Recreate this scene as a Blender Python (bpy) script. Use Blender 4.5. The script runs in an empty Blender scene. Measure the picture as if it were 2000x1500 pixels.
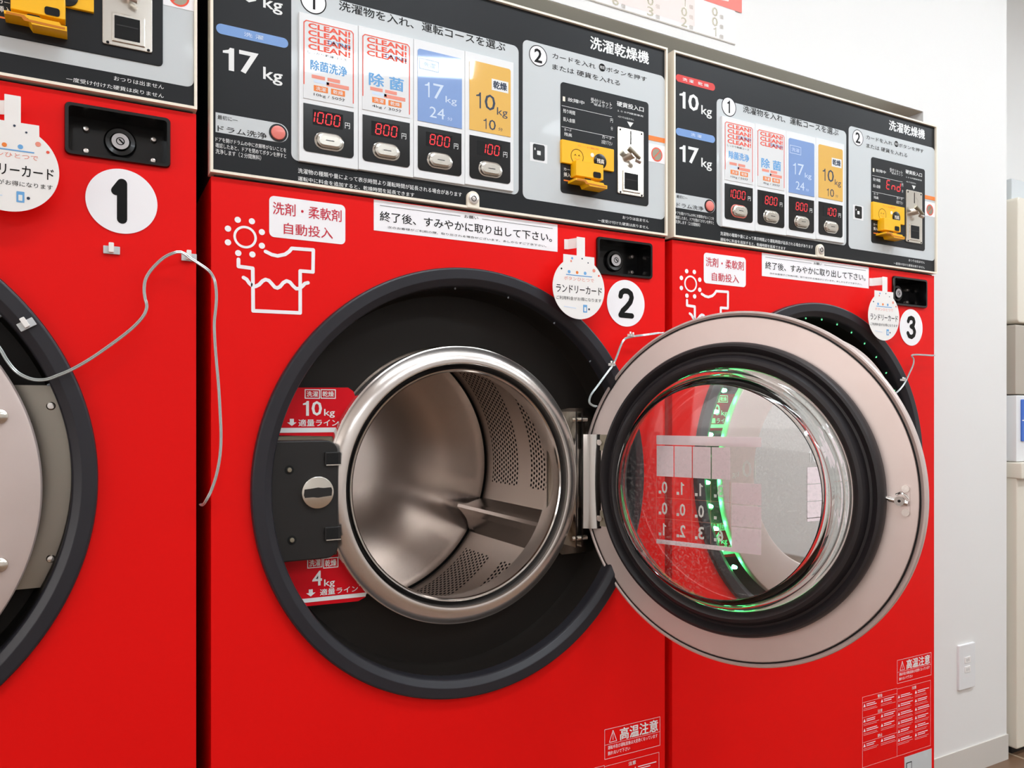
import bpy, bmesh, math, random
from mathutils import Vector, Matrix
random.seed(7)
sc = bpy.context.scene
COL = sc.collection
PI = math.pi
# ------------------------------------------------------------------ camera
F, YAW, HY = 1520.4, math.radians(28.674), 808.83
CAM = Vector((-.14394, -1.11789, .94))
cd = bpy.data.cameras.new('camera'); cam = bpy.data.objects.new('camera', cd); COL.objects.link(cam)
cd.sensor_width = 36; cd.lens = F / 2000 * 36; cd.shift_y = (HY - 750) / 2000; cd.clip_start = .02
cam.location = CAM; cam.rotation_euler = (PI / 2, 0, -YAW); sc.camera = cam
# ------------------------------------------------------------------ world, exposure
w = bpy.data.worlds.new('world'); sc.world = w; w.use_nodes = True
w.node_tree.nodes['Background'].inputs[0].default_value = (.97, 1, 1, 1)
w.node_tree.nodes['Background'].inputs[1].default_value = .5
vs = sc.view_settings
vs.view_transform = 'Standard'; vs.look = 'None'; vs.gamma = 1; vs.use_curve_mapping = False
vs.exposure = 0.13
LAMP = 20.0          # strength of the fluorescent diffusers

# ------------------------------------------------------------------ photo geometry helpers
RT = Vector((math.cos(YAW), -math.sin(YAW), 0)); FW = Vector((math.sin(YAW), math.cos(YAW), 0))
def ray(px, py): return FW + RT * ((px - 1000) / F) + Vector((0, 0, (HY - py) / F))
def Q(px, py, Y=0.):
    d = ray(px, py); t = (Y - CAM.y) / d.y
    p = CAM + d * t
    return p.x, p.z

# ------------------------------------------------------------------ materials
def mat(name, c, rough=.5, metal=0., coat=0., emit=None, es=0., trans=0., ior=1.45, spec=.5, aniso=0., noise=None, bump=None):
    m = bpy.data.materials.new(name); m.use_nodes = True
    nt = m.node_tree; b = nt.nodes['Principled BSDF']
    b.inputs['Base Color'].default_value = (*c, 1); b.inputs['Roughness'].default_value = rough
    b.inputs['Metallic'].default_value = metal; b.inputs['Coat Weight'].default_value = coat
    b.inputs['Coat Roughness'].default_value = .03; b.inputs['IOR'].default_value = ior
    b.inputs['Specular IOR Level'].default_value = spec
    b.inputs['Transmission Weight'].default_value = trans
    b.inputs['Anisotropic'].default_value = aniso
    if emit: b.inputs['Emission Color'].default_value = (*emit, 1); b.inputs['Emission Strength'].default_value = es
    if noise:                       # faint wear: (scale, colour b, amount)
        tc = nt.nodes.new('ShaderNodeTexCoord'); n = nt.nodes.new('ShaderNodeTexNoise'); n.inputs['Scale'].default_value = noise[0]
        n.inputs['Detail'].default_value = 6
        mx = nt.nodes.new('ShaderNodeMix'); mx.data_type = 'RGBA'
        mx.inputs[6].default_value = (*c, 1); mx.inputs[7].default_value = (*noise[1], 1)
        mr = nt.nodes.new('ShaderNodeMapRange'); mr.inputs[1].default_value = .45; mr.inputs[2].default_value = .8; mr.inputs[4].default_value = noise[2]
        nt.links.new(tc.outputs['Object'], n.inputs['Vector']); nt.links.new(n.outputs['Fac'], mr.inputs[0])
        nt.links.new(mr.outputs[0], mx.inputs[0]); nt.links.new(mx.outputs[2], b.inputs['Base Color'])
    if bump:
        tc = nt.nodes.new('ShaderNodeTexCoord'); n = nt.nodes.new('ShaderNodeTexNoise'); n.inputs['Scale'].default_value = bump[0]
        bp = nt.nodes.new('ShaderNodeBump'); bp.inputs['Strength'].default_value = bump[1]; bp.inputs['Distance'].default_value = .002
        nt.links.new(tc.outputs['Object'], n.inputs['Vector']); nt.links.new(n.outputs['Fac'], bp.inputs['Height'])
        nt.links.new(bp.outputs[0], b.inputs['Normal'])
    return m

def s(r, g=None, b=None):           # sRGB 0..255 -> linear
    if g is None: g = b = r
    f = lambda v: (v / 255) / 12.92 if v / 255 <= .04045 else (((v / 255) + .055) / 1.055) ** 2.4
    return (f(r), f(g), f(b))

M = {}
M['red'] = mat('red_enamel', s(238, 19, 17), .42, spec=.16, noise=(3, s(230, 17, 16), .5))
M['panel'] = mat('charcoal_panel', s(31, 32, 34), .36, spec=.25)
M['trim'] = mat('cream_trim', s(250, 240, 222), .4)
M['grey'] = mat('light_grey_print', s(205, 209, 210), .4, coat=.15)
M['white'] = mat('white_plastic', s(238, 238, 238), .35, coat=.2)
M['glossw'] = mat('clear_window_white', s(232, 232, 232), .3, coat=1.)
M['glossb'] = mat('clear_window_blue', s(128, 160, 214), .3, coat=1.)
M['glossy'] = mat('clear_window_amber', s(236, 184, 84), .3, coat=1.)
M['black'] = mat('black_plastic', s(13, 13, 14), .22, coat=.1)
M['matblack'] = mat('matt_black_plastic', s(30, 28, 27), .5)
M['dish'] = mat('dark_dish', s(34, 30, 27), .45, spec=.25)
M['bezel'] = mat('graphite_bezel', s(44, 43, 48), .34, spec=.4, noise=(9, s(38, 37, 42), .6))
M['rubber'] = mat('rubber', s(38, 34, 36), .42)
M['chrome'] = mat('chrome', s(225, 222, 218), .10, 1.)
M['satin'] = mat('satin_steel', s(226, 218, 212), .24, .92, bump=(7, .02))
M['drumback'] = mat('drum_back_steel', s(238, 228, 222), .22, .92, bump=(5, .03))
M['steel'] = mat('brushed_steel', s(216, 200, 194), .42, .5, noise=(11, s(204, 187, 180), .5))
M['alu'] = mat('pressed_aluminium', s(224, 219, 209), .24, 1.)
M['ink_w'] = mat('white_ink', s(240, 240, 238), .5)
M['ink_k'] = mat('black_ink', s(15, 13, 13), .5, spec=.2)
M['ink_dk'] = mat('navy_ink', s(44, 58, 80), .5)
M['ink_r'] = mat('crimson_ink', s(205, 24, 52), .5)
M['ink_or'] = mat('orange_red_ink', s(240, 84, 58), .5)
M['ink_o'] = mat('orange_ink', s(244, 132, 52), .5)
M['ink_pk'] = mat('pink_ink', s(240, 150, 130), .5)
M['ink_bl'] = mat('sky_ink', s(110, 170, 222), .5)
M['ink_pb'] = mat('pale_blue_ink', s(214, 228, 246), .5)
M['pill_r'] = mat('red_pill', s(222, 52, 46), .4)
M['pill_b'] = mat('blue_pill', s(122, 160, 216), .4)
M['paper'] = mat('white_sticker', s(252, 249, 251), .45)
M['card'] = mat('white_card', s(246, 242, 238), .5)
M['film'] = mat('red_label', s(216, 14, 30), .35, spec=.2)
M['yellow'] = mat('yellow_plastic', s(255, 190, 2), .4, coat=.1)
M['yel_dk'] = mat('amber_plastic', s(206, 120, 6), .4)
M['led'] = mat('red_led', (.02, 0, 0), .4, emit=(1, .03, .04), es=1.15)
M['green'] = mat('green_led', (.0, .05, .01), .4, emit=(.05, 1., .22), es=110.)
M['greenglint'] = mat('green_led_glint', (.0, .03, .01), .4, emit=(.2, 1., .45), es=.9)  # weak glow put in for faint reflections of the green lamps
M['off_led'] = mat('unlit_led', s(150, 160, 170), .2)
M['salmon'] = mat('salmon_button', s(236, 128, 116), .35, coat=.3)
M['wall'] = mat('painted_wall', s(238, 236, 233), .7, bump=(160, .05))
M['soffit'] = mat('alcove_shade_tone', s(206, 196, 178), .8)  # tan tone puts the alcove's shade into the colour
M['base'] = mat('vinyl_baseboard', s(214, 208, 200), .5)
M['poster'] = mat('poster_paper', s(240, 236, 234), .5)
M['poster_p'] = mat('pink_poster_band', s(246, 226, 220), .5)
M['coral'] = mat('coral_print', s(245, 128, 116), .5)
M['cream'] = mat('ivory_enamel', s(232, 224, 208), .4, coat=.2)
M['taupe'] = mat('taupe_panel', s(186, 176, 162), .45)
M['blue'] = mat('blue_label', s(60, 110, 205), .4)
M['wire'] = mat('clear_cable', s(196, 205, 204), .18, .55)
M['pinkw'] = mat('pinkish_white_print', s(255, 238, 242), .5)
M['ceil'] = mat('ceiling_panel', s(235, 234, 230), .8)
M['lamp'] = mat('lamp_diffuser', (1, 1, 1), .5, emit=(.915, 1., 1.07), es=LAMP)
M['left_fill'] = mat('left_fill_glow', (.8, .8, .8), .5, emit=(1., .96, .94), es=3.0)  # added glow out of view, side fill for the open door
M['hinge_steel'] = mat('hinge_plate_steel', s(156, 150, 140), .24, 1.)
M['hole'] = mat('dark_cavity', s(8, 8, 8), .8)
M['olive'] = mat('olive_grey_metal', s(150, 142, 124), .4, .6)

def tile_mat():
    m = bpy.data.materials.new('brown_floor_tile'); m.use_nodes = True; nt = m.node_tree; b = nt.nodes['Principled BSDF']
    tc = nt.nodes.new('ShaderNodeTexCoord'); br = nt.nodes.new('ShaderNodeTexBrick')
    br.offset = 0.; br.inputs['Color1'].default_value = (*s(128, 98, 74), 1); br.inputs['Color2'].default_value = (*s(110, 84, 64), 1)
    br.inputs['Mortar'].default_value = (*s(178, 158, 134), 1); br.inputs['Scale'].default_value = 1
    br.inputs['Brick Width'].default_value = .3; br.inputs['Row Height'].default_value = .3; br.inputs['Mortar Size'].default_value = .004
    nt.links.new(tc.outputs['Object'], br.inputs['Vector']); nt.links.new(br.outputs[0], b.inputs['Base Color'])
    b.inputs['Roughness'].default_value = .35
    return m
M['tile'] = tile_mat()

def pane_mat():      # thin clear acrylic with a little dirt
    m = bpy.data.materials.new('dusty_acrylic'); m.use_nodes = True; nt = m.node_tree; nt.nodes.clear()
    o = nt.nodes.new('ShaderNodeOutputMaterial'); tr = nt.nodes.new('ShaderNodeBsdfTransparent'); gl = nt.nodes.new('ShaderNodeBsdfGlossy')
    gl.inputs['Roughness'].default_value = .03; df = nt.nodes.new('ShaderNodeBsdfDiffuse'); df.inputs[0].default_value = (.75, .75, .72, 1)
    fr = nt.nodes.new('ShaderNodeFresnel'); fr.inputs[0].default_value = 1.45
    m1 = nt.nodes.new('ShaderNodeMixShader'); m2 = nt.nodes.new('ShaderNodeMixShader')
    tc = nt.nodes.new('ShaderNodeTexCoord'); n = nt.nodes.new('ShaderNodeTexNoise'); n.inputs['Scale'].default_value = 260; n.inputs['Detail'].default_value = 2
    n2 = nt.nodes.new('ShaderNodeTexNoise'); n2.inputs['Scale'].default_value = 5
    mr = nt.nodes.new('ShaderNodeMapRange'); mr.inputs[1].default_value = .52; mr.inputs[2].default_value = .66; mr.inputs[4].default_value = .22
    mr2 = nt.nodes.new('ShaderNodeMapRange'); mr2.inputs[1].default_value = .42; mr2.inputs[2].default_value = .62
    mu = nt.nodes.new('ShaderNodeMath'); mu.operation = 'MULTIPLY'
    ad = nt.nodes.new('ShaderNodeMath'); ad.operation = 'ADD'; ad.inputs[1].default_value = .012
    L = nt.links.new
    L(tc.outputs['Object'], n.inputs['Vector']); L(tc.outputs['Object'], n2.inputs['Vector'])
    L(n.outputs['Fac'], mr.inputs[0]); L(n2.outputs['Fac'], mr2.inputs[0]); L(mr.outputs[0], mu.inputs[0]); L(mr2.outputs[0], mu.inputs[1]); L(mu.outputs[0], ad.inputs[0])
    L(fr.outputs[0], m1.inputs[0]); L(tr.outputs[0], m1.inputs[1]); L(gl.outputs[0], m1.inputs[2])
    L(ad.outputs[0], m2.inputs[0]); L(m1.outputs[0], m2.inputs[1]); L(df.outputs[0], m2.inputs[2]); L(m2.outputs[0], o.inputs[0])
    return m
M['pane'] = pane_mat()

def glass_mat():
    m = bpy.data.materials.new('door_glass'); m.use_nodes = True; nt = m.node_tree; b = nt.nodes['Principled BSDF']
    b.inputs['Base Color'].default_value = (.95, .98, .96, 1); b.inputs['Roughness'].default_value = .0
    b.inputs['Transmission Weight'].default_value = 1.; b.inputs['IOR'].default_value = 1.47
    return m
M['glass'] = glass_mat()
def thin_mat():
    m = M['pane'].copy(); m.name = 'clear_thin_glass'; nt = m.node_tree
    for n in nt.nodes:
        if n.type == 'MATH' and n.operation == 'ADD': n.inputs[1].default_value = .008
        if n.type == 'MATH' and n.operation == 'MULTIPLY': n.mute = False
        if n.type == 'TEX_NOISE' and n.inputs['Scale'].default_value > 100: n.inputs['Scale'].default_value = 180
        if n.type == 'MAP_RANGE' and abs(n.inputs[4].default_value - .22) < .01: n.inputs[4].default_value = .10
    return m
M['thin'] = thin_mat()

def drum_mat(cx, cz, b0):          # polished steel with punched bands on the cylinder wall
    m = bpy.data.materials.new('punched_drum_steel'); m.use_nodes = True; nt = m.node_tree; b = nt.nodes['Principled BSDF']; L = nt.links.new
    def math_(op, a, c=None):
        n = nt.nodes.new('ShaderNodeMath'); n.operation = op
        for i, v in enumerate((a, c)):
            if v is None: continue
            if isinstance(v, (int, float)): n.inputs[i].default_value = v
            else: L(v, n.inputs[i])
        return n.outputs[0]
    tc = nt.nodes.new('ShaderNodeTexCoord'); sp = nt.nodes.new('ShaderNodeSeparateXYZ'); L(tc.outputs['Object'], sp.inputs[0])
    x = math_('SUBTRACT', sp.outputs[0], cx); z = math_('SUBTRACT', sp.outputs[2], cz); y = sp.outputs[1]
    r = math_('SQRT', math_('ADD', math_('MULTIPLY', x, x), math_('MULTIPLY', z, z)))
    a = math_('ARCTAN2', z, x)
    P = .0105
    v = math_('DIVIDE', y, P); row = math_('FLOOR', v)
    u = math_('ADD', math_('MULTIPLY', a, .297 / P), math_('MULTIPLY', math_('MODULO', row, 2.), .5))
    fu = math_('SUBTRACT', math_('FRACT', u), .5); fv = math_('SUBTRACT', math_('FRACT', v), .5)
    d = math_('SQRT', math_('ADD', math_('MULTIPLY', fu, fu), math_('MULTIPLY', fv, fv)))
    hole = math_('LESS_THAN', d, .31)
    band = None
    for y0, y1 in ((.375, .50), (.2375, .325), (.115, .1875)):
        t = math_('MULTIPLY', math_('GREATER_THAN', y, y0), math_('LESS_THAN', y, y1))
        band = t if band is None else math_('MAXIMUM', band, t)
    th = math_('MODULO', math_('ADD', math_('SUBTRACT', a, b0), 4 * PI), 2 * PI / 3)      # angle past a lifter
    ang = math_('MULTIPLY', math_('GREATER_THAN', th, math.radians(16)), math_('LESS_THAN', th, math.radians(104)))
    cyl = math_('GREATER_THAN', r, .290)
    mask = math_('MULTIPLY', math_('MULTIPLY', hole, band), math_('MULTIPLY', ang, cyl))
    mx = nt.nodes.new('ShaderNodeMix'); mx.data_type = 'RGBA'; mx.inputs[6].default_value = (*s(214, 200, 190), 1); mx.inputs[7].default_value = (*s(26, 20, 20), 1)
    L(mask, mx.inputs[0]); L(mx.outputs[2], b.inputs['Base Color'])
    b.inputs['Metallic'].default_value = .8
    L(math_('ADD', math_('MULTIPLY', mask, .5), .27), b.inputs['Roughness'])
    return m

# ------------------------------------------------------------------ mesh builder
_tcache = {}
def text_mesh(body, bold):
    k = (body, bold)
    if k not in _tcache:
        c = bpy.data.curves.new('t', 'FONT'); c.body = body; c.size = 1; c.offset = bold; c.resolution_u = 2
        c.fill_mode = 'BOTH'
        o = bpy.data.objects.new('t', c); COL.objects.link(o)
        dg = bpy.context.evaluated_depsgraph_get()
        m = bpy.data.meshes.new_from_object(o.evaluated_get(dg))
        vs_ = [(v.co.x, v.co.y) for v in m.vertices]; fs = [tuple(p.vertices) for p in m.polygons]
        bpy.data.objects.remove(o); bpy.data.curves.remove(c); bpy.data.meshes.remove(m)
        _tcache[k] = (vs_, fs)
    return _tcache[k]

class MB:
    def __init__(self): self.bm = bmesh.new(); self.mats = []
    def mi(self, m):
        m = M[m] if isinstance(m, str) else m
        if m not in self.mats: self.mats.append(m)
        return self.mats.index(m)
    def face(self, vs, i, smooth=False):
        try: f = self.bm.faces.new(vs); f.material_index = i; f.smooth = smooth; return f
        except ValueError: return None
    def poly(self, pts, yf, yb, m):               # outline in x,z extruded along y (yb None: single sheet)
        i = self.mi(m); a = [self.bm.verts.new((x, yf, z)) for x, z in pts]
        self.face(a, i)
        if yb is not None:
            b = [self.bm.verts.new((x, yb, z)) for x, z in pts]; self.face(b[::-1], i); n = len(a)
            for k in range(n): self.face([a[k], b[k], b[(k + 1) % n], a[(k + 1) % n]], i)
        return self
    def rr(self, x0, z0, x1, z1, r, yf, yb, m, ch=0., corners=(1, 1, 1, 1)):   # rounded rect, optional chamfered front edge
        xa, xb = min(x0, x1), max(x0, x1); za, zb = min(z0, z1), max(z0, z1); r = min(r, (xb - xa) / 2, (zb - za) / 2)
        def outline(ins):
            out = []; rr_ = max(r - ins, .00005)
            for q, (cx, cz, a0) in enumerate(((xb - r, zb - r, 0), (xa + r, zb - r, 90), (xa + r, za + r, 180), (xb - r, za + r, 270))):
                if corners[q] and r > .0002:
                    for k in range(7):
                        t = math.radians(a0 + 15 * k); out.append((cx + rr_ * math.cos(t), cz + rr_ * math.sin(t)))
                else:
                    sx, sz = (1, 1, ) if q == 0 else (-1, 1) if q == 1 else (-1, -1) if q == 2 else (1, -1)
                    out.append((cx + sx * rr_, cz + sz * rr_))
            return out
        if not ch or yb is None: return self.poly(outline(0), yf, yb, m)
        i = self.mi(m); L = []
        for o, y in ((outline(ch), yf), (outline(ch * .3), yf + ch * .3), (outline(0), yf + ch), (outline(0), yb)): L.append([self.bm.verts.new((x, y, z)) for x, z in o])
        self.face(L[0], i); self.face(L[-1][::-1], i); n = len(L[0])
        for j in range(3):
            for k in range(n): self.face([L[j][k], L[j + 1][k], L[j + 1][(k + 1) % n], L[j][(k + 1) % n]], i, True)
        return self
    def box(self, x0, x1, y0, y1, z0, z1, m):
        return self.poly([(x0, z0), (x1, z0), (x1, z1), (x0, z1)], y0, y1, m)
    def lathe(self, prof, cx, cz, m, seg=128, closed=False):   # profile (r, y) about the y axis
        i = self.mi(m); R = []
        for r, y in prof:
            R.append([self.bm.verts.new((cx, y, cz))] if r < 1e-6 else [self.bm.verts.new((cx + r * math.cos(2 * PI * k / seg), y, cz + r * math.sin(2 * PI * k / seg))) for k in range(seg)])
        n = len(R)
        for j in range(n if closed else n - 1):
            a, b = R[j], R[(j + 1) % n]
            for k in range(seg):
                k2 = (k + 1) % seg
                if len(a) == 1 and len(b) == 1: continue
                if len(a) == 1: self.face([a[0], b[k], b[k2]], i, True)
                elif len(b) == 1: self.face([a[k], b[0], a[k2]], i, True)
                else: self.face([a[k], b[k], b[k2], a[k2]], i, True)
        return self
    def disc(self, cx, cz, r, yf, yb, m, rz=None, seg=48, ch=0.):
        rz = rz or r
        if ch:
            return self.lathe([(0, yf), (r - ch, yf), (r - ch * .3, yf + ch * .3), (r, yf + ch), (r, yb), (0, yb)], cx, cz, m, seg)
        return self.poly([(cx + r * math.cos(2 * PI * k / seg), cz + rz * math.sin(2 * PI * k / seg)) for k in range(seg)], yf, yb, m)
    def ring(self, cx, cz, r0, r1, y, m, seg=64, k=1.):
        i = self.mi(m); a = []; b = []
        for q in range(seg):
            c, s_ = math.cos(2 * PI * q / seg), math.sin(2 * PI * q / seg)
            a.append(self.bm.verts.new((cx + r0 * c * k, y, cz + r0 * s_))); b.append(self.bm.verts.new((cx + r1 * c * k, y, cz + r1 * s_)))
        for q in range(seg): self.face([a[q], a[(q + 1) % seg], b[(q + 1) % seg], b[q]], i)
        return self
    def stroke(self, pts, wd, y, m, closed=False, round_=True):      # printed line
        i = self.mi(m); n = len(pts); h = wd / 2
        for k in range(n if closed else n - 1):
            (x0, z0), (x1, z1) = pts[k], pts[(k + 1) % n]; l = math.hypot(x1 - x0, z1 - z0) or 1e-9
            nx, nz = -(z1 - z0) / l * h, (x1 - x0) / l * h
            yy = y - .000012 * k
            self.face([self.bm.verts.new(p) for p in ((x0 + nx, yy, z0 + nz), (x1 + nx, yy, z1 + nz), (x1 - nx, yy, z1 - nz), (x0 - nx, yy, z0 - nz))], i)
        if round_:
            for q, (x, z) in enumerate(pts): self.disc(x, z, h, y + .00004 + .000004 * q, None, m, seg=14)
        return self
    def text(self, body, x0, zt, x1, zb, y, m, bold=0., mirror=False):   # lettering fitted into a box
        cjk = any(ord(c) > 0x2000 for c in body)
        if bold and cjk:
            e = bold * (zt - zb) * .9
            for k, (ex, ez) in enumerate(((-e, 0), (e, 0), (0, -e * .6), (0, e * .6))): self.text(body, x0 + ex, zt + ez, x1 + ex, zb + ez, y - .00001 * k, m, 0., mirror)
            return self
        if body in ('1', '10', '17') and zt - zb > .010 and abs(x1 - x0) > .004:
            f = 1. if body == '1' else .34; W_ = x1 - x0; H_ = zt - zb
            o = [(.95, 0), (.95, 1), (.62, 1), (.50, .90), (.05, .82), (.05, .72), (.52, .74), (.52, 0)] if bold > .011 else [(.80, 0), (.80, 1), (.62, 1), (.48, .87), (.10, .80), (.10, .73), (.60, .76), (.60, 0)]
            self.poly([(x0 + a * f * W_, zb + b * H_) for a, b in o], y, None, m)
            if body != '1': self.text(body[1], x0 + .46 * W_, zt, x1, zb, y, m, bold)
            return self
        vs_, fs = text_mesh(body, bold)
        if not vs_: return self
        xs = [v[0] for v in vs_]; zs = [v[1] for v in vs_]; ax, bx, az, bz = min(xs), max(xs), min(zs), max(zs)
        kx = (x1 - x0) / max(bx - ax, 1e-6); kz = (zt - zb) / max(bz - az, 1e-6); i = self.mi(m)
        V = [self.bm.verts.new(((x1 - (a - ax) * kx) if mirror else (x0 + (a - ax) * kx), y, zb + (b - az) * kz)) for a, b in vs_]
        for f in fs: self.face([V[k] for k in f], i)
        return self
    def cyl(self, a, b, r, m, seg=16, r2=None):
        i = self.mi(m); a, b = Vector(a), Vector(b); d = (b - a).normalized()
        u = d.orthogonal().normalized(); v = d.cross(u); r2 = r if r2 is None else r2; A = []; B = []
        for k in range(seg):
            t = 2 * PI * k / seg; o = u * math.cos(t) + v * math.sin(t)
            A.append(self.bm.verts.new(a + o * r)); B.append(self.bm.verts.new(b + o * r2))
        self.face(A[::-1], i); self.face(B, i)
        for k in range(seg): self.face([A[k], A[(k + 1) % seg], B[(k + 1) % seg], B[k]], i, True)
        return self
    def tube(self, pts, r, m, seg=8, flat=1.):
        i = self.mi(m); P = [Vector(p) for p in pts]; rings = []; up = Vector((0, -1, 0))
        for k, p in enumerate(P):
            d = (P[min(k + 1, len(P) - 1)] - P[max(k - 1, 0)]).normalized(); u = d.cross(up).normalized(); v = u.cross(d)
            rings.append([self.bm.verts.new(p + u * r * math.cos(2 * PI * q / seg) + v * r * flat * math.sin(2 * PI * q / seg)) for q in range(seg)])
        for k in range(len(P) - 1):
            for q in range(seg): self.face([rings[k][q], rings[k][(q + 1) % seg], rings[k + 1][(q + 1) % seg], rings[k + 1][q]], i, True)
        self.face(rings[0][::-1], i); self.face(rings[-1], i)
        return self
    def holed(self, outer, holes, y, m):             # flat sheet with openings
        i = self.mi(m); E = []
        for lp in [outer] + holes:
            vs_ = [self.bm.verts.new((x, y, z)) for x, z in lp]
            E += [self.bm.edges.new((vs_[k], vs_[(k + 1) % len(vs_)])) for k in range(len(vs_))]
        g = bmesh.ops.triangle_fill(self.bm, use_beauty=True, use_dissolve=False, edges=E)
        for f in g['geom']:
            if isinstance(f, bmesh.types.BMFace): f.material_index = i
        return self
    def build(self, name, parent=None, loc=None, rz=0, recalc=True):
        if recalc: bmesh.ops.recalc_face_normals(self.bm, faces=self.bm.faces)
        for e in self.bm.edges:
            if len(e.link_faces) == 2 and e.calc_face_angle(0) > math.radians(34): e.smooth = False
        me = bpy.data.meshes.new(name); self.bm.to_mesh(me); self.bm.free()
        for m in self.mats: me.materials.append(m)
        o = bpy.data.objects.new(name, me); COL.objects.link(o); o.parent = parent
        if loc: o.location = loc
        o.rotation_euler.z = rz
        return o

def thing(name, label, cat, loc=(0, 0, 0), group=None):
    o = bpy.data.objects.new(name, None); COL.objects.link(o); o.location = loc; o.empty_display_size = .05
    return tag(o, label, cat, group)
def tag(o, label, cat, group=None):
    o['label'] = label; o['category'] = cat
    if group: o['group'] = group
    return o
def struct(o): o['kind'] = 'structure'; return o

def R4(x0, y0, x1, y1, Y=0.):       # pixel corners (top left, bottom right) on the plane y=Y
    a = Q(x0, y0, Y); b = Q(x1, y1, Y); return a[0], a[1], b[0], b[1]
def T(mb, body, x0, y0, x1, y1, Y, m, bold=0., dx=0.):
    a = R4(x0, y0, x1, y1, Y); mb.text(body, a[0] + dx, a[1], a[2] + dx, a[3], Y, m, bold)
def B(mb, x0, y0, x1, y1, r, Y, m, Yb=None, ch=0., **k):
    a = R4(x0, y0, x1, y1, Y); mb.rr(*a, r, Y, Yb, m, ch, **k); return a

SEG = {'0': 'abcdef', '1': 'bc', '8': 'abcdefg', 'E': 'adefg', 'n': 'ceg', 'd': 'bcdeg'}
def seg7(mb, ch, x, z, w_, h, y, m):    # x,z lower left; slanted digit
    sl = .12 * h; t = w_ * .22
    P = {'a': ((0, 1), (1, 1)), 'b': ((1, 1), (1, .5)), 'c': ((1, .5), (1, 0)), 'd': ((0, 0), (1, 0)), 'e': ((0, .5), (0, 0)), 'f': ((0, 1), (0, .5)), 'g': ((0, .5), (1, .5))}
    for c in SEG[ch]:
        a, b = P[c]; p = [(x + q[0] * w_ + q[1] * sl, z + q[1] * h) for q in (a, b)]
        l = math.hypot(p[1][0] - p[0][0], p[1][1] - p[0][1]); g = .1
        p = [(p[0][0] + (p[1][0] - p[0][0]) * g, p[0][1] + (p[1][1] - p[0][1]) * g), (p[1][0] - (p[1][0] - p[0][0]) * g, p[1][1] - (p[1][1] - p[0][1]) * g)]
        mb.stroke(p, t, y, m, round_=False)

YP = -.003         # face of the control panel
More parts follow.
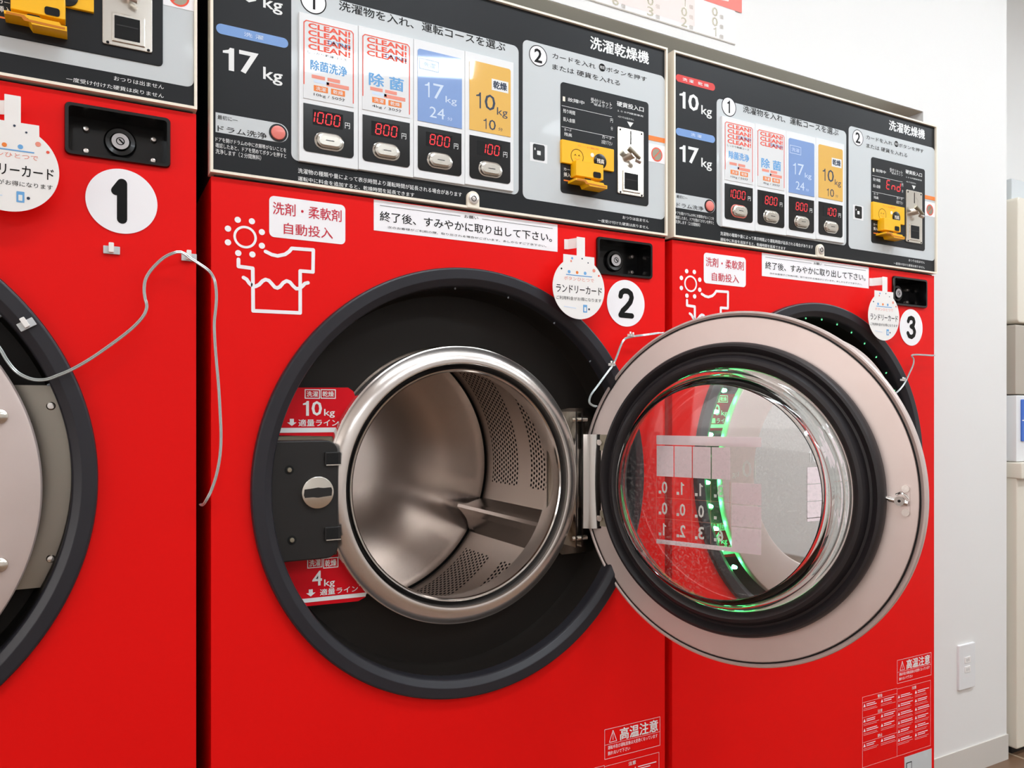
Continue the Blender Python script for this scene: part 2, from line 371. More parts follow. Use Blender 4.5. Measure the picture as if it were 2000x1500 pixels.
# ================================================================== MACHINE
def control_panel(root, xl, prices, lit_end, first_ring):
    # ---- dark plate with its printing
    z0, z1 = 1.2655, 1.6085; xr = .7873
    mb = MB(); mb.rr(xl + .004, z0 + .003, xr - .003, z1 - .003, .001, YP, .03, 'panel')
    Y = YP - .0004
    # capacity column
    a = R4(422, 44, 563, 94, Y)
    zt = Q(422, 44, Y)[1]; zb = Q(422, 64, Y)[1]; hh = zt - zb
    mb.rr(a[0], zt, a[2], zb, hh / 2, Y, None, 'pill_b')
    dz = .0992                                             # the red capsule sits one row higher
    mb.rr(a[0], zt + dz, a[2], zb + dz, hh / 2, Y, None, 'pill_r')
    c0 = (a[0] + a[2]) / 2
    mb.text('洗 濯', c0 - .012, zt - .004, c0 + .014, zb + .004, Y - .0003, 'ink_pb', .02)
    mb.text('洗 濯   乾 燥', c0 - .032, zt + dz - .004, c0 + .032, zb + dz + .004, Y - .0003, 'ink_w', .02)
    T(mb, '17', 434, 90, 505, 149, Y, 'ink_w', .018); T(mb, 'kg', 514, 130, 552, 169, Y, 'ink_w', .012)
    a1 = R4(434, 90, 505, 149, Y); a2 = R4(514, 130, 552, 169, Y)
    mb.text('10', a1[0], a1[1] + dz, a1[2], a1[3] + dz, Y, 'ink_w', .018); mb.text('kg', a2[0], a2[1] + dz, a2[2], a2[3] + dz, Y, 'ink_w', .012)
    # drum rinse label
    b = R4(421, 219, 563, 281, Y); mb.rr(*b, .0175, Y, None, 'grey', corners=(1, 0, 0, 1))
    T(mb, '最初に―', 425, 224, 464, 239, Y - .0003, 'ink_k'); T(mb, 'ドラム洗浄', 425, 244, 521, 272, Y - .0003, 'ink_k', .008)
    for k, (t_, x1_) in enumerate((('ドアを開けドラムの中に衣類等がないことを', 559), ('確認したあと、ドアを閉めてボタンを押すと', 559), ('洗浄します（２分間無料）', 510))):
        T(mb, t_, 421, 267 + 11.5 * k, x1_, 277 + 11.5 * k + (x1_ - 421) * .15, Y, 'ink_w')
    T(mb, '洗濯乾燥機', 1153, 70, 1267, 126, Y, 'ink_w', .035)
    T(mb, '洗濯物の種類や量によって表示時間より運転時間が延長される場合があります', 582, 328, 902, 385, Y, 'ink_w', .006)
    T(mb, '運転中に料金を追加すると、乾燥時間を延長できます', 582, 344, 809, 385, Y, 'ink_w', .006)
    T(mb, 'おつりは出ません', 1216, 421, 1267, 435, Y, 'ink_w', .004); T(mb, '一度受け付けた硬貨は戻りません', 1168, 427, 1267, 447.5, Y, 'ink_w', .004)
    cp = mb.build('control_panel', root)
    # ---- cream trim frame
    fr = MB(); x0, x1 = xl, xr; t = .0036
    for bx in ((x0, x1, z0, z0 + t), (x0, x1, z1 - t, z1), (x0, x0 + t, z0 + t, z1 - t), (x1 - t, x1, z0 + t, z1 - t)):
        fr.box(bx[0], bx[1], -.0075, .018, bx[2], bx[3], 'trim')
    fr.build('trim_frame', cp)
    # ---- course selection
    cs = MB(); B(cs, 569, -24, 1013, 381, .010, Y, 'grey', Yb=YP)
    rc = Q(612, 2, Y); cs.ring(rc[0], rc[1], .0172, .0188, Y - .0003, 'ink_k'); cs.disc(rc[0], rc[1], .0172, Y - .0002, None, 'paper')
    cs.text('1', rc[0] - .0045, rc[1] + .012, rc[0] + .003, rc[1] - .012, Y - .0004, 'ink_k', .02)
    T(cs, '洗濯物を入れ、', 662, 1, 808, 56, Y - .0003, 'ink_k', .012); T(cs, '運転コースを選ぶ', 824, 42, 987, 101, Y - .0003, 'ink_k', .012)
    Yw = YP - .005
    e = [584, 699.8, 807.8, 908, 1003.5]; tops = [22, 49, 75, 99, 122]; bots = [309.5, 331.5, 347, 361, 374]
    for k in range(4):
        a = R4(e[k], tops[k], e[k + 1], bots[k + 1], Yw); cs.rr(a[0] + .0003, a[1], a[2] - .0003, a[3], .0006, Yw, YP, 'white', .0006)
    csp = cs.build('course_selector', cp)
    W = [(592.6, 37.3, 691, 210), (707.7, 65, 800.6, 231), (816, 94, 902.3, 251.6), (917, 116, 997.5, 268)]
    K = [(592.6, 200.4, 691, 310), (708.3, 223, 800.5, 328), (816.2, 245, 901.4, 345), (917.2, 263, 996.9, 360)]
    Bt = [(642.8, 277.4), (754.3, 296.2), (858.9, 314.6), (957.7, 331.4)]
    kinds = 'CCBY'; subs = [('10kg / 50分',), ('4kg / 30分',)]
    Yf = Yw - .0008
    for k in range(4):
        wd = MB(); a = R4(*W[k], Yf); mt = {'C': 'glossw', 'B': 'glossb', 'Y': 'glossy'}[kinds[k]]
        wd.rr(*a, .004, Yf, Yw, mt, corners=(1, 1, 0, 0)); x0, zt_, x1, zb_ = a; wW = x1 - x0; h = zt_ - zb_; y = Yf - .0002
        def tx(s_, u0, v0, u1, v1, m, bold=0.): wd.text(s_, x0 + u0 * wW, zt_ - v0 * h, x0 + u1 * wW, zt_ - v1 * h, y, m, bold)
        def bx(u0, v0, u1, v1, m, yy=y, r=.0005): wd.rr(x0 + u0 * wW, zt_ - v0 * h, x0 + u1 * wW, zt_ - v1 * h, r, yy, None, m)
        if kinds[k] == 'C':
            wd.stroke([(x0 + .0008, zb_ + .02), (x0 + .0008, zt_ - .004), (x0 + .004, zt_ - .0008), (x1 - .004, zt_ - .0008), (x1 - .0008, zt_ - .004), (x1 - .0008, zb_ + .006)], .0014, y, 'ink_or')
            for r_ in range(4 if k == 0 else 3):
                tx('CLEAN!', .09, .025 + r_ * .088, .93, .098 + r_ * .088, 'ink_or', .03)
            tx('DRYING', .48, .195, .93, .25, 'ink_bl', .02)
            if k == 0: tx('しっかり乾燥コース', .08, .385, .86, .42, 'ink_k')
            tx('除菌洗浄' if k == 0 else '除 菌', .14, .49, .86, .62 if k == 0 else .66, 'ink_bl', .04)
            bx(.16, .68, .42, .725, 'ink_pk'); bx(.47, .68, .72, .725, 'ink_pk'); bx(.2, .74, .5, .775, 'ink_pb'); bx(.45, .74, .9, .79, 'ink_pk')
            for u in (.2, .54):
                bx(u, .81, u + .28, .885, 'ink_o'); wd.text('洗濯' if u < .5 else '乾燥', x0 + (u + .04) * wW, zt_ - .822 * h, x0 + (u + .24) * wW, zt_ - .873 * h, y - .0002, 'ink_w', .01)
            tx(subs[k][0], .2, .905, .82, .955, 'ink_k', .0)
        elif kinds[k] == 'B':
            wd.stroke([(x0 + .04 * wW, zt_ - .13 * h), (x0 + .46 * wW, zt_ - .13 * h), (x0 + .46 * wW, zt_ - .27 * h), (x0 + .04 * wW, zt_ - .27 * h)], .001, y, 'ink_pb', True)
            tx('洗濯', .10, .165, .4, .235, 'ink_pb')
            tx('17', .14, .44, .58, .65, 'ink_pb', .0); tx('kg', .62, .58, .88, .70, 'ink_pb'); tx('24', .26, .77, .60, .92, 'ink_pb'); tx('分', .66, .87, .78, .92, 'ink_pb')
        else:
            bx(.53, .2, .94, .365, 'ink_w'); wd.text('乾燥', x0 + .57 * wW, zt_ - .225 * h, x0 + .9 * wW, zt_ - .335 * h, y - .0002, 'ink_dk', .05)
            tx('10', .14, .44, .62, .67, 'ink_dk', .0); tx('kg', .66, .6, .92, .745, 'ink_dk'); tx('10', .32, .80, .63, .95, 'ink_dk'); tx('分', .69, .89, .8, .94, 'ink_dk')
        wd.build('course_window', cp)
        # price display
        pd = MB(); a = R4(*K[k], Yf); pd.rr(*a, .006, Yf, Yw, 'black', corners=(0, 0, 1, 1)); x0, zt_, x1, zb_ = a; wW = x1 - x0; h = zt_ - zb_
        pd.rr(x0 + .18 * wW, zt_ - .10 * h, x0 + .78 * wW, zt_ - .42 * h, .0005, Yf - .0001, None, 'hole')
        digs = prices[k]; dw = .105 * wW
        for q, ch in enumerate(digs):
            seg7(pd, ch, x0 + (.75 - (len(digs) - q) * .165) * wW + .01 * wW, zt_ - .37 * h, dw, .225 * h, Yf - .0003, 'led')
        pd.text('円', x0 + .82 * wW, zt_ - .255 * h, x0 + .92 * wW, zt_ - .38 * h, Yf - .0002, 'ink_w')
        pd.build('price_display', cp)
        # pill shaped start button
        bt = MB(); cx, cz = Q(*Bt[k], Yf); hw, hz = .0195, .0105
        bt.rr(cx - hw - .002, cz - hz - .002, cx + hw + .002, cz + hz + .002, .02, Yf - .0006, Yf, 'salmon' if first_ring and k == 0 else 'chrome', .0005)
        bt.rr(cx - hw, cz - hz, cx + hw, cz + hz, .0105, Yf - .0055, Yf, 'alu', .004)
        bt.rr(cx - .006, cz - .0004, cx + .006, cz + .0006, .0005, Yf - .0057, None, 'hole')
        bt.build('start_button', cp)
    # ---- drum rinse button
    db = MB(); cx, cz = Q(543, 260, YP); db.disc(cx, cz, .0125, YP - .001, YP, 'black'); db.disc(cx, cz, .0098, YP - .0035, YP, 'salmon', ch=.0015)
    db.build('drum_rinse_button', cp)
    # ---- payment section
    pp = MB(); B(pp, 1021, 76, 1298.2, 429.5, .010, Y, 'grey', Yb=YP)
    rc = Q(1051, 109, Y); pp.ring(rc[0], rc[1], .0160, .0174, Y - .0003, 'ink_k'); pp.disc(rc[0], rc[1], .0160, Y - .0002, None, 'paper')
    pp.text('2', rc[0] - .0075, rc[1] + .0115, rc[0] + .0075, rc[1] - .0115, Y - .0004, 'ink_k', .02)
    T(pp, 'カードを入れ', 1079, 103, 1163, 135, Y - .0003, 'ink_k', .006); T(pp, 'ボタンを押す', 1184, 130, 1263, 160, Y - .0003, 'ink_k', .006)
    q = Q(1176, 132, Y); pp.disc(q[0], q[1], .0068, Y - .0003, None, 'ink_k'); pp.text('確認', q[0] - .005, q[1] + .0028, q[0] + .005, q[1] - .0028, Y - .0005, 'ink_w')
    T(pp, 'または 硬貨を入れる', 1079, 124, 1211, 168, Y - .0003, 'ink_k', .006)
    B(pp, 1035, 277, 1069, 320, .001, Y - .0003, 'white')
    B(pp, 1041, 280, 1064, 315, .003, Y - .0006, 'black'); q = Q(1052, 299, Y); pp.rr(q[0] - .0035, q[1] - .0035, q[0] + .0035, q[1] + .0035, .0008, Y - .0009, None, 'ink_w')
    pp.rr(q[0] - .0085, q[1] + .004, q[0] - .0065, q[1] + .0075, .0003, Y - .0009, None, 'ink_w')
    # orange notice with a crossed circle
    B(pp, 1266.5, 263.5, 1299, 280, .0003, Y - .0004, 'ink_o'); B(pp, 1266.5, 279, 1299, 321, .0003, Y - .0004, 'paper')
    q = Q(1282.5, 302, Y); pp.ring(q[0], q[1], .0105, .0128, Y - .0007, 'ink_or'); pp.disc(q[0], q[1], .0105, Y - .0006, None, 'olive'); pp.stroke([(q[0] - .008, q[1] - .008), (q[0] + .008, q[1] + .008)], .0018, Y - .0008, 'ink_or')
    pp.build('payment_plate', cp)
    dw = MB(); a = R4(1094.7, 159.5, 1266, 403.5, Y); dw.rr(*a, .006, Y - .0014, YP, 'panel', .0006)
    yd = Y - .0018; x0, zt_, x1, zb_ = a; wW = x1 - x0; h = zt_ - zb_
    def dt(s_, px0, py0, px1, py1, m='ink_w', bold=.01): T(dw, s_, px0, py0, px1, py1, yd, m, bold)
    q = Q(1101, 193, yd); dw.rr(q[0] - .002, q[1] - .004, q[0] + .003, q[1] + .004, .0003, yd, None, 'trim')
    dt('故障中', 1109, 190, 1141, 205); dt('受付リセット', 1154, 190, 1195, 210, 'ink_w', 0); dt('電源ランプ', 1160, 202, 1196, 214, 'ink_w', 0)
    dt('硬貨投入口', 1205, 197, 1257, 219, 'ink_w', .03); dt('１００円硬貨専用', 1206, 214, 1256, 229, 'ink_w', .01)
    dt('※おつりは出ません', 1207, 225, 1238, 236, 'ink_w', 0)
    B(dw, 1097, 206, 1196, 226.5 + .8, .0001, yd, 'hole') if False else None
    for (u0, v0, u1, v1) in ((1097, 206, 1195, 226), (1097, 247, 1200, 266)):
        p, r_ = Q(u0, v0, yd), Q(u1, v1, yd); dw.stroke([p, (r_[0], p[1])], .0007, yd, 'ink_w', round_=False)
    dt('残り時間', 1100, 212, 1123, 225, 'ink_w', .01); dt('投入金額', 1100, 228, 1123, 241, 'ink_w', .01); dt('円', 1192, 231, 1197, 240, 'ink_w', 0); dt('分', 1193, 247, 1197, 255, 'ink_w', 0)
    dt('カード', 1102, 250, 1116, 258, 'ink_w', .01); dt('残高', 1102, 258, 1117, 268, 'ink_w', .01); dt('カード', 1176, 264, 1195, 274, 'ink_w', .01); dt('お取り下さい', 1175, 273, 1196, 285, 'ink_w', 0)
    dt('カード', 1101, 327, 1120, 336, 'ink_w', .01); dt('挿入口', 1101, 336, 1121, 348, 'ink_w', .01)
    p = Q(1101, 351, yd); r_ = Q(1119, 356, yd); dw.stroke([(p[0], r_[1] + .001), (r_[0] - .004, r_[1] + .001)], .0022, yd, 'ink_o', round_=False); dw.poly([(r_[0] - .005, r_[1] + .004), (r_[0] - .005, r_[1] - .002), (r_[0], r_[1] + .001)], yd, None, 'ink_o')
    q = Q(1231, 243, yd); dw.poly([(q[0] - .007, q[1] + .004), (q[0], q[1] - .005), (q[0] + .007, q[1] + .004)], yd, None, 'ink_w')
    if lit_end:
        q = Q(1143, 226, yd)
        for i_, ch in enumerate('End'): seg7(dw, ch, q[0] + .018 * i_, q[1] - .014, .011, .019, yd, 'led')
    dwo = dw.build('display_window', cp)
    # card reader
    cr = MB(); yc = YP - .006
    a = R4(1097.3, 271.3, 1199.5, 335.5, yc); cr.rr(*a, .0015, yc, Y, 'yellow', .0008)
    q = Q(1127.2, 306, yc); cr.ring(q[0], q[1], .0120, .0129, yc - .0003, 'ink_k'); cr.text('^ ^', q[0] - .006, q[1] + .004, q[0] + .006, q[1] + .001, yc - .0003, 'ink_k'); cr.stroke([(q[0] - .005, q[1] - .003), (q[0], q[1] - .0055), (q[0] + .005, q[1] - .003)], .0008, yc - .0003, 'ink_o')
    q = Q(1171.8, 315.5, yc); cr.disc(q[0], q[1], .0130, yc - .0015, yc, 'black', ch=.0006); cr.text('残高', q[0] - .0075, q[1] + .004, q[0] + .0075, q[1] - .004, yc - .0018, 'trim', .02)
    q = Q(1156.5, 303, yc); cr.disc(q[0], q[1], .0036, yc - .0008, yc, 'trim', seg=20)
    T(cr, 'カード販売', 1128, 282, 1170, 294, yc - .0003, 'ink_o', .01)
    ys = yc - .012
    a = R4(1125, 326, 1179, 352, ys); cr.rr(a[0], a[1] + .012, a[2], a[3], .001, ys, Y, 'yellow', .0012)
    a = R4(1124.5, 347, 1186, 369, ys - .008); cr.poly([(a[0], a[1]), (a[0], a[3] + .006), (a[0] + .024, a[3] + .006), (a[0] + .028, a[3]), (a[2], a[3]), (a[2], a[1] - .004), (a[2] - .006, a[1] - .004), (a[2] - .008, a[1] - .001), (a[2] - .026, a[1] - .001), (a[2] - .029, a[1])], ys - .008, Y, 'yellow')
    cr.poly([(a[0] + .002, a[1] - .001), (a[0] + .020, a[1] - .001), (a[0] + .024, a[1] - .005), (a[2] - .002, a[1] - .006), (a[2] - .002, a[1] - .0085), (a[0] + .02, a[1] - .0075), (a[0] + .017, a[1] - .0035), (a[0] + .002, a[1] - .0035)], ys - .0083, None, 'yel_dk')
    q = Q(1148, 351, ys - .0005); cr.rr(q[0] - .007, q[1] - .002, q[0] + .007, q[1] + .002, .002, ys - .0006, None, 'hole')
    q = Q(1166, 342, ys); cr.rr(q[0] - .008, q[1] - .005, q[0] + .008, q[1] + .005, .003, ys - .0006, None, 'hole')
    cr.build('card_reader', cp)
    # coin mechanism
    cm = MB(); yc = YP - .004; a = R4(1206.5, 246.2, 1257.6, 385.7, yc); cm.rr(*a, .003, yc, Y, 'alu', .001)
    for (px, py) in ((1211.5, 253), (1253, 262), (1212, 375), (1253.5, 382)):
        q = Q(px, py, yc); cm.disc(q[0], q[1], .0018, yc - .0004, None, 'hole', seg=12)
    q0, q1 = Q(1232, 256, yc), Q(1232, 282.6, yc); cm.rr(q0[0] - .0009, q0[1], q0[0] + .0009, q1[1], .0004, yc - .0004, None, 'hole')
    q = Q(1240, 282, yc); cm.stroke([(q[0] - .004, q[1] + .012), (q[0] + .004, q[1] + .006), (q[0] + .002, q[1] - .002), (q[0] + .004, q[1] - .010)], .0008, yc - .0003, 'satin')
    q = Q(1231, 304, yc); cm.cyl((q[0], yc, q[1]), (q[0], yc - .014, q[1]), .0075, 'satin', 20)
    cm.cyl((q[0] - .012, yc - .011, q[1] + .008), (q[0] + .010, yc - .015, q[1] - .008), .0048, 'olive', 12, .0030)
    cm.cyl((q[0] + .004, yc - .011, q[1] - .010), (q[0] + .013, yc - .013, q[1] - .013), .0040, 'satin', 12)
    a = R4(1216, 332, 1250, 379, yc); cm.rr(*a, .001, yc - .0018, yc, 'alu', .0012)
    a = R4(1220.3, 336.3, 1246.3, 372.7, yc - .0022); cm.rr(*a, .0004, yc - .0022, None, 'hole')
    q = ((a[0] + a[2]) / 2, (a[1] + a[3]) / 2); cm.rr(a[0] + .002, a[1] - .011, a[2] - .002, a[1] - .0125, .0002, yc - .0025, None, 'matblack')
    cm.build('coin_mechanism', cp)
    # screw tab
    sw = MB(); q = Q(922, 390, Y); b_ = 1.2662
    sw.rr(q[0] - .0105, b_, q[0] + .0105, q[1] + .0125, .0105, -.0085, YP, 'trim', .0005, corners=(1, 1, 0, 0))
    sw.disc(q[0], q[1], .0085, -.0105, YP, 'satin', ch=.001, seg=24); sw.ring(q[0], q[1], .0035, .0045, -.0109, 'hole', 24)
    sw.build('lock_screw', cp)
    return cp

# ------------------------------------------------------------------ lock pocket
def lock_pocket(root):
    mb = MB(); x0, z1, x1, z0 = R4(1166.5, 461, 1274.5, 546, -.004); r = .006; Yf = -.005
    i = mb.mi('black')
    out = []; inn = []
    for xa, za, xb, zb, rad, tgt in ((x0, z0, x1, z1, .006, out), (x0 + .0045, z0 + .0045, x1 - .0045, z1 - .0045, .004, inn)):
        for (cx, cz, a0) in ((xb - rad, zb - rad, 0), (xa + rad, zb - rad, 90), (xa + rad, za + rad, 180), (xb - rad, za + rad, 270)):
            for k in range(5):
                t = math.radians(a0 + 22.5 * k); tgt.append((cx + rad * math.cos(t), cz + rad * math.sin(t)))
    loops = [[mb.bm.verts.new((x, y, z)) for x, z in lp] for lp, y in ((out, .004), (out, Yf + .002), ([(x + (.0008 if x < (x0 + x1) / 2 else -.0008), z + (.0008 if z < (z0 + z1) / 2 else -.0008)) for x, z in out], Yf), (inn, Yf), (inn, .036))]
    n = len(out)
    for a, b in zip(loops, loops[1:]):
        for k in range(n): mb.face([a[k], a[(k + 1) % n], b[(k + 1) % n], b[k]], i)
    mb.face(loops[-1], i)
    pk = mb.build('lock_pocket', root)
    cx, cz = .697, 1.2185 - .0
    lk = MB(); lk.lathe([(.0195, .036), (.0195, .032), (.0175, .030), (.0125, .0305), (.0115, .036)], cx, cz, 'black', 40)
    lk.disc(cx, cz, .0105, .027, .036, 'chrome', ch=.001, seg=32); lk.disc(cx, cz, .0104, .02695, None, 'paper', seg=32)
    lk.ring(cx, cz, .0040, .0052, .0267, 'ink_k', 24); lk.stroke([(cx - .001, cz + .002), (cx + .003, cz - .002)], .002, .0267, 'ink_k')
    lk.build('key_lock', pk)
    for (px, py) in ((168, 252), (168, 295.5), (300, 273), (299, 314.5)):
        x, z = Q(px, py, .034); x += .8016; z -= .0802
        sb = MB(); sb.lathe([(0, .0305), (.003, .031), (.0042, .033), (.0042, .036)], x, z, 'satin', 14); sb.build('screw', pk)
    return pk

# ------------------------------------------------------------------ stickers printed on the red front
def front_prints(mb, Y=-.0005):
    # rounded detergent sticker
    a = R4(525.8, 381.5, 674.5, 478, Y); mb.rr(*a, .007, Y, None, 'paper')
    T(mb, '洗剤・柔軟剤', 533, 393.5, 667, 434, Y - .0003, 'ink_r', .01); T(mb, '自動投入', 554.5, 434.5, 650, 467, Y - .0003, 'ink_r', .01)
    P = lambda X, Z: Q(410 + X / 4.878, 360 + Z / 4.878, Y)
    q = P(336, 503); mb.ring(q[0], q[1], .0122, .0155, Y, 'paper', 48)
    for (X, Z) in ((265, 338), (400, 352), (172, 422), (495, 455), (172, 553), (495, 585), (270, 655), (405, 668)):
        q = P(X, Z); mb.disc(q[0], q[1], .0042, Y, None, 'paper', seg=20)
    ln = [P(*p) for p in ((272, 715), (272, 782), (408, 800), (412, 1205), (860, 1225), (860, 825), (982, 835), (985, 625), (780, 610), (755, 640), (715, 668), (645, 682), (590, 670), (530, 640))]
    mb.stroke(ln, .0050, Y, 'paper')
    mb.stroke([P(*p) for p in ((320, 888), (350, 905), (375, 942), (405, 968), (435, 973), (470, 955), (500, 922), (530, 907), (562, 917), (592, 950), (618, 980), (642, 988), (668, 975), (698, 938), (730, 920), (762, 932), (792, 968), (822, 995), (850, 993), (880, 972), (905, 945), (935, 938))], .0050, Y, 'paper')
    # notice strip
    a = R4(730, 389.4, 1089, 492, Y); mb.rr(*a, .0004, Y, None, 'paper'); Y2 = Y - .0003
    T(mb, '終了後、すみやかに取り出して下さい。', 742, 412, 1078, 473, Y2, 'ink_k', .012)
    T(mb, '次のお客様がご利用の際、取り出される場合がございます。あしからずご了承下さい。', 757, 441, 1067, 483, Y2, 'ink_k')
    T(mb, 'お願い', 907, 419.4, 934, 429, Y2, 'ink_k', .01)
    z = Q(742, 401, Y2)[1]
    for u, v in ((742, 899.5), (941.5, 1079.5)): mb.stroke([(Q(u, 400, Y2)[0], z), (Q(v, 400, Y2)[0], z)], .0006, Y2, 'ink_k', round_=False)
    # high temperature caution
    x0, zt, x1, zb = R4(1181, 1425.6, 1289, 1455.5, Y)
    mb.stroke([(x0, zt), (x1, zt), (x1, zb), (x0, zb)], .0007, Y, 'pinkw', True, False)
    h = zt - zb; zm = zt - .52 * h; mb.stroke([(x0, zm), (x1, zm)], .0005, Y, 'pinkw', round_=False)
    mb.stroke([(x0 + .010, zm + .003), (x0 + .018, zt - .004), (x0 + .026, zm + .003)], .0011, Y, 'pinkw', True, False); mb.stroke([(x0 + .018, zt - .008), (x0 + .018, zm + .006)], .001, Y, 'pinkw', round_=False)
    mb.text('高温注意', x0 + .033, zt - .0035, x1 - .005, zm + .002, Y, 'ink_w', .03)
    mb.text('運転中及び運転直後は大変熱くなっています', x0 + .007, zm - .0025, x1 - .006, zm - .0095, Y, 'pinkw', .01); mb.text('触れないで下さい', x0 + .007, zm - .0125, x0 + .055, zm - .0195, Y, 'pinkw', .01)
    # warning table (as on the right hand machine)
    D = .8
    def q3(px, py): x_, z_ = Q(px, py, Y); return x_ - D, z_
    xa, za = q3(1684.5, 1362); xm, zmid = q3(1752, 1346); xb, zt2 = q3(1817.5, 1330); _, zbot = q3(1817.5, 1455)
    zt1 = za; zt2 = q3(1752, 1346)[1]; zb = q3(1750, 1478)[1]
    wl = .0005
    mb.stroke([(xa, zt1), (xm, zt1), (xm, zb), (xa, zb)], wl, Y, 'pinkw', True, False)
    mb.stroke([(xm, zt2), (xb, zt2), (xb, zb), (xm, zb)], wl, Y, 'pinkw', True, False)
    rnd = random.Random(3)
    def cell(x, z, w_, h_):
        t = .0075; mb.poly([(x, z - t), (x + t, z - t), (x + t / 2, z)], Y, None, 'pinkw')
        for r_ in range(2): mb.stroke([(x + .010, z - .002 - .004 * r_), (x + .010 + (w_ - .012) * rnd.uniform(.6, 1), z - .002 - .004 * r_)], .0017, Y, 'pinkw', round_=False)
        for r_ in range(2): mb.stroke([(x, z - .0115 - .0032 * r_), (x + w_ * rnd.uniform(.7, .98), z - .0115 - .0032 * r_)], .0005, Y, 'pinkw', round_=False)
    wc = (xm - xa) / 2
    zz = zt1 - .003
    for hd, rows, col in (('⚠警告', 1, 1), ('⚠注意', 2, 2), ('⚠禁止', 1, 2)):
        mb.text(hd[1:], xm - wc - .008, zz, xm - wc + .008, zz - .007, Y, 'ink_w', .02); zz -= .009; mb.stroke([(xa, zz), (xm, zz)], wl, Y, 'pinkw', round_=False)
        for r_ in range(rows):
            for c in range(2): cell(xa + .003 + c * wc, zz - .003 - r_ * .021, wc - .005, .02)
        zz -= .021 * rows + .003
    wc2 = (xb - xm) / 2; mb.text('注意', xb - wc2 - .008, zt2 - .003, xb - wc2 + .008, zt2 - .010, Y, 'ink_w', .02)
    for r_ in range(6):
        for c in range(2): cell(xm + .003 + c * wc2, zt2 - .014 - r_ * .0195, wc2 - .005, .02)
    # metal rating plate low on the right
    x0, zt = q3(1766.5, 1479); x1 = xb + .004; mb.rr(x0, zt, x1, zt - .07, .0005, Y, None, 'grey'); mb.rr(x0 + .006, zt - .014, x0 + .026, zt - .05, .0004, Y - .0003, None, 'ink_k'); mb.rr(x0 + .008, zt - .016, x0 + .024, zt - .048, .0004, Y - .0006, None, 'grey')

DIG = {'1': [(-.35, .55), (0, 1), (0, -1)],
       '2': [(-.5, .55), (-.44, .82), (-.2, 1), (.15, 1), (.42, .82), (.5, .5), (.38, .12), (.05, -.28), (-.3, -.62), (-.5, -.98), (.52, -1)],
       '3': [(-.45, .62), (-.32, .9), (0, 1), (.3, .9), (.42, .6), (.3, .25), (-.05, .1), (.3, -.02), (.5, -.4), (.38, -.8), (.05, -1), (-.32, -.92), (-.5, -.62)]}

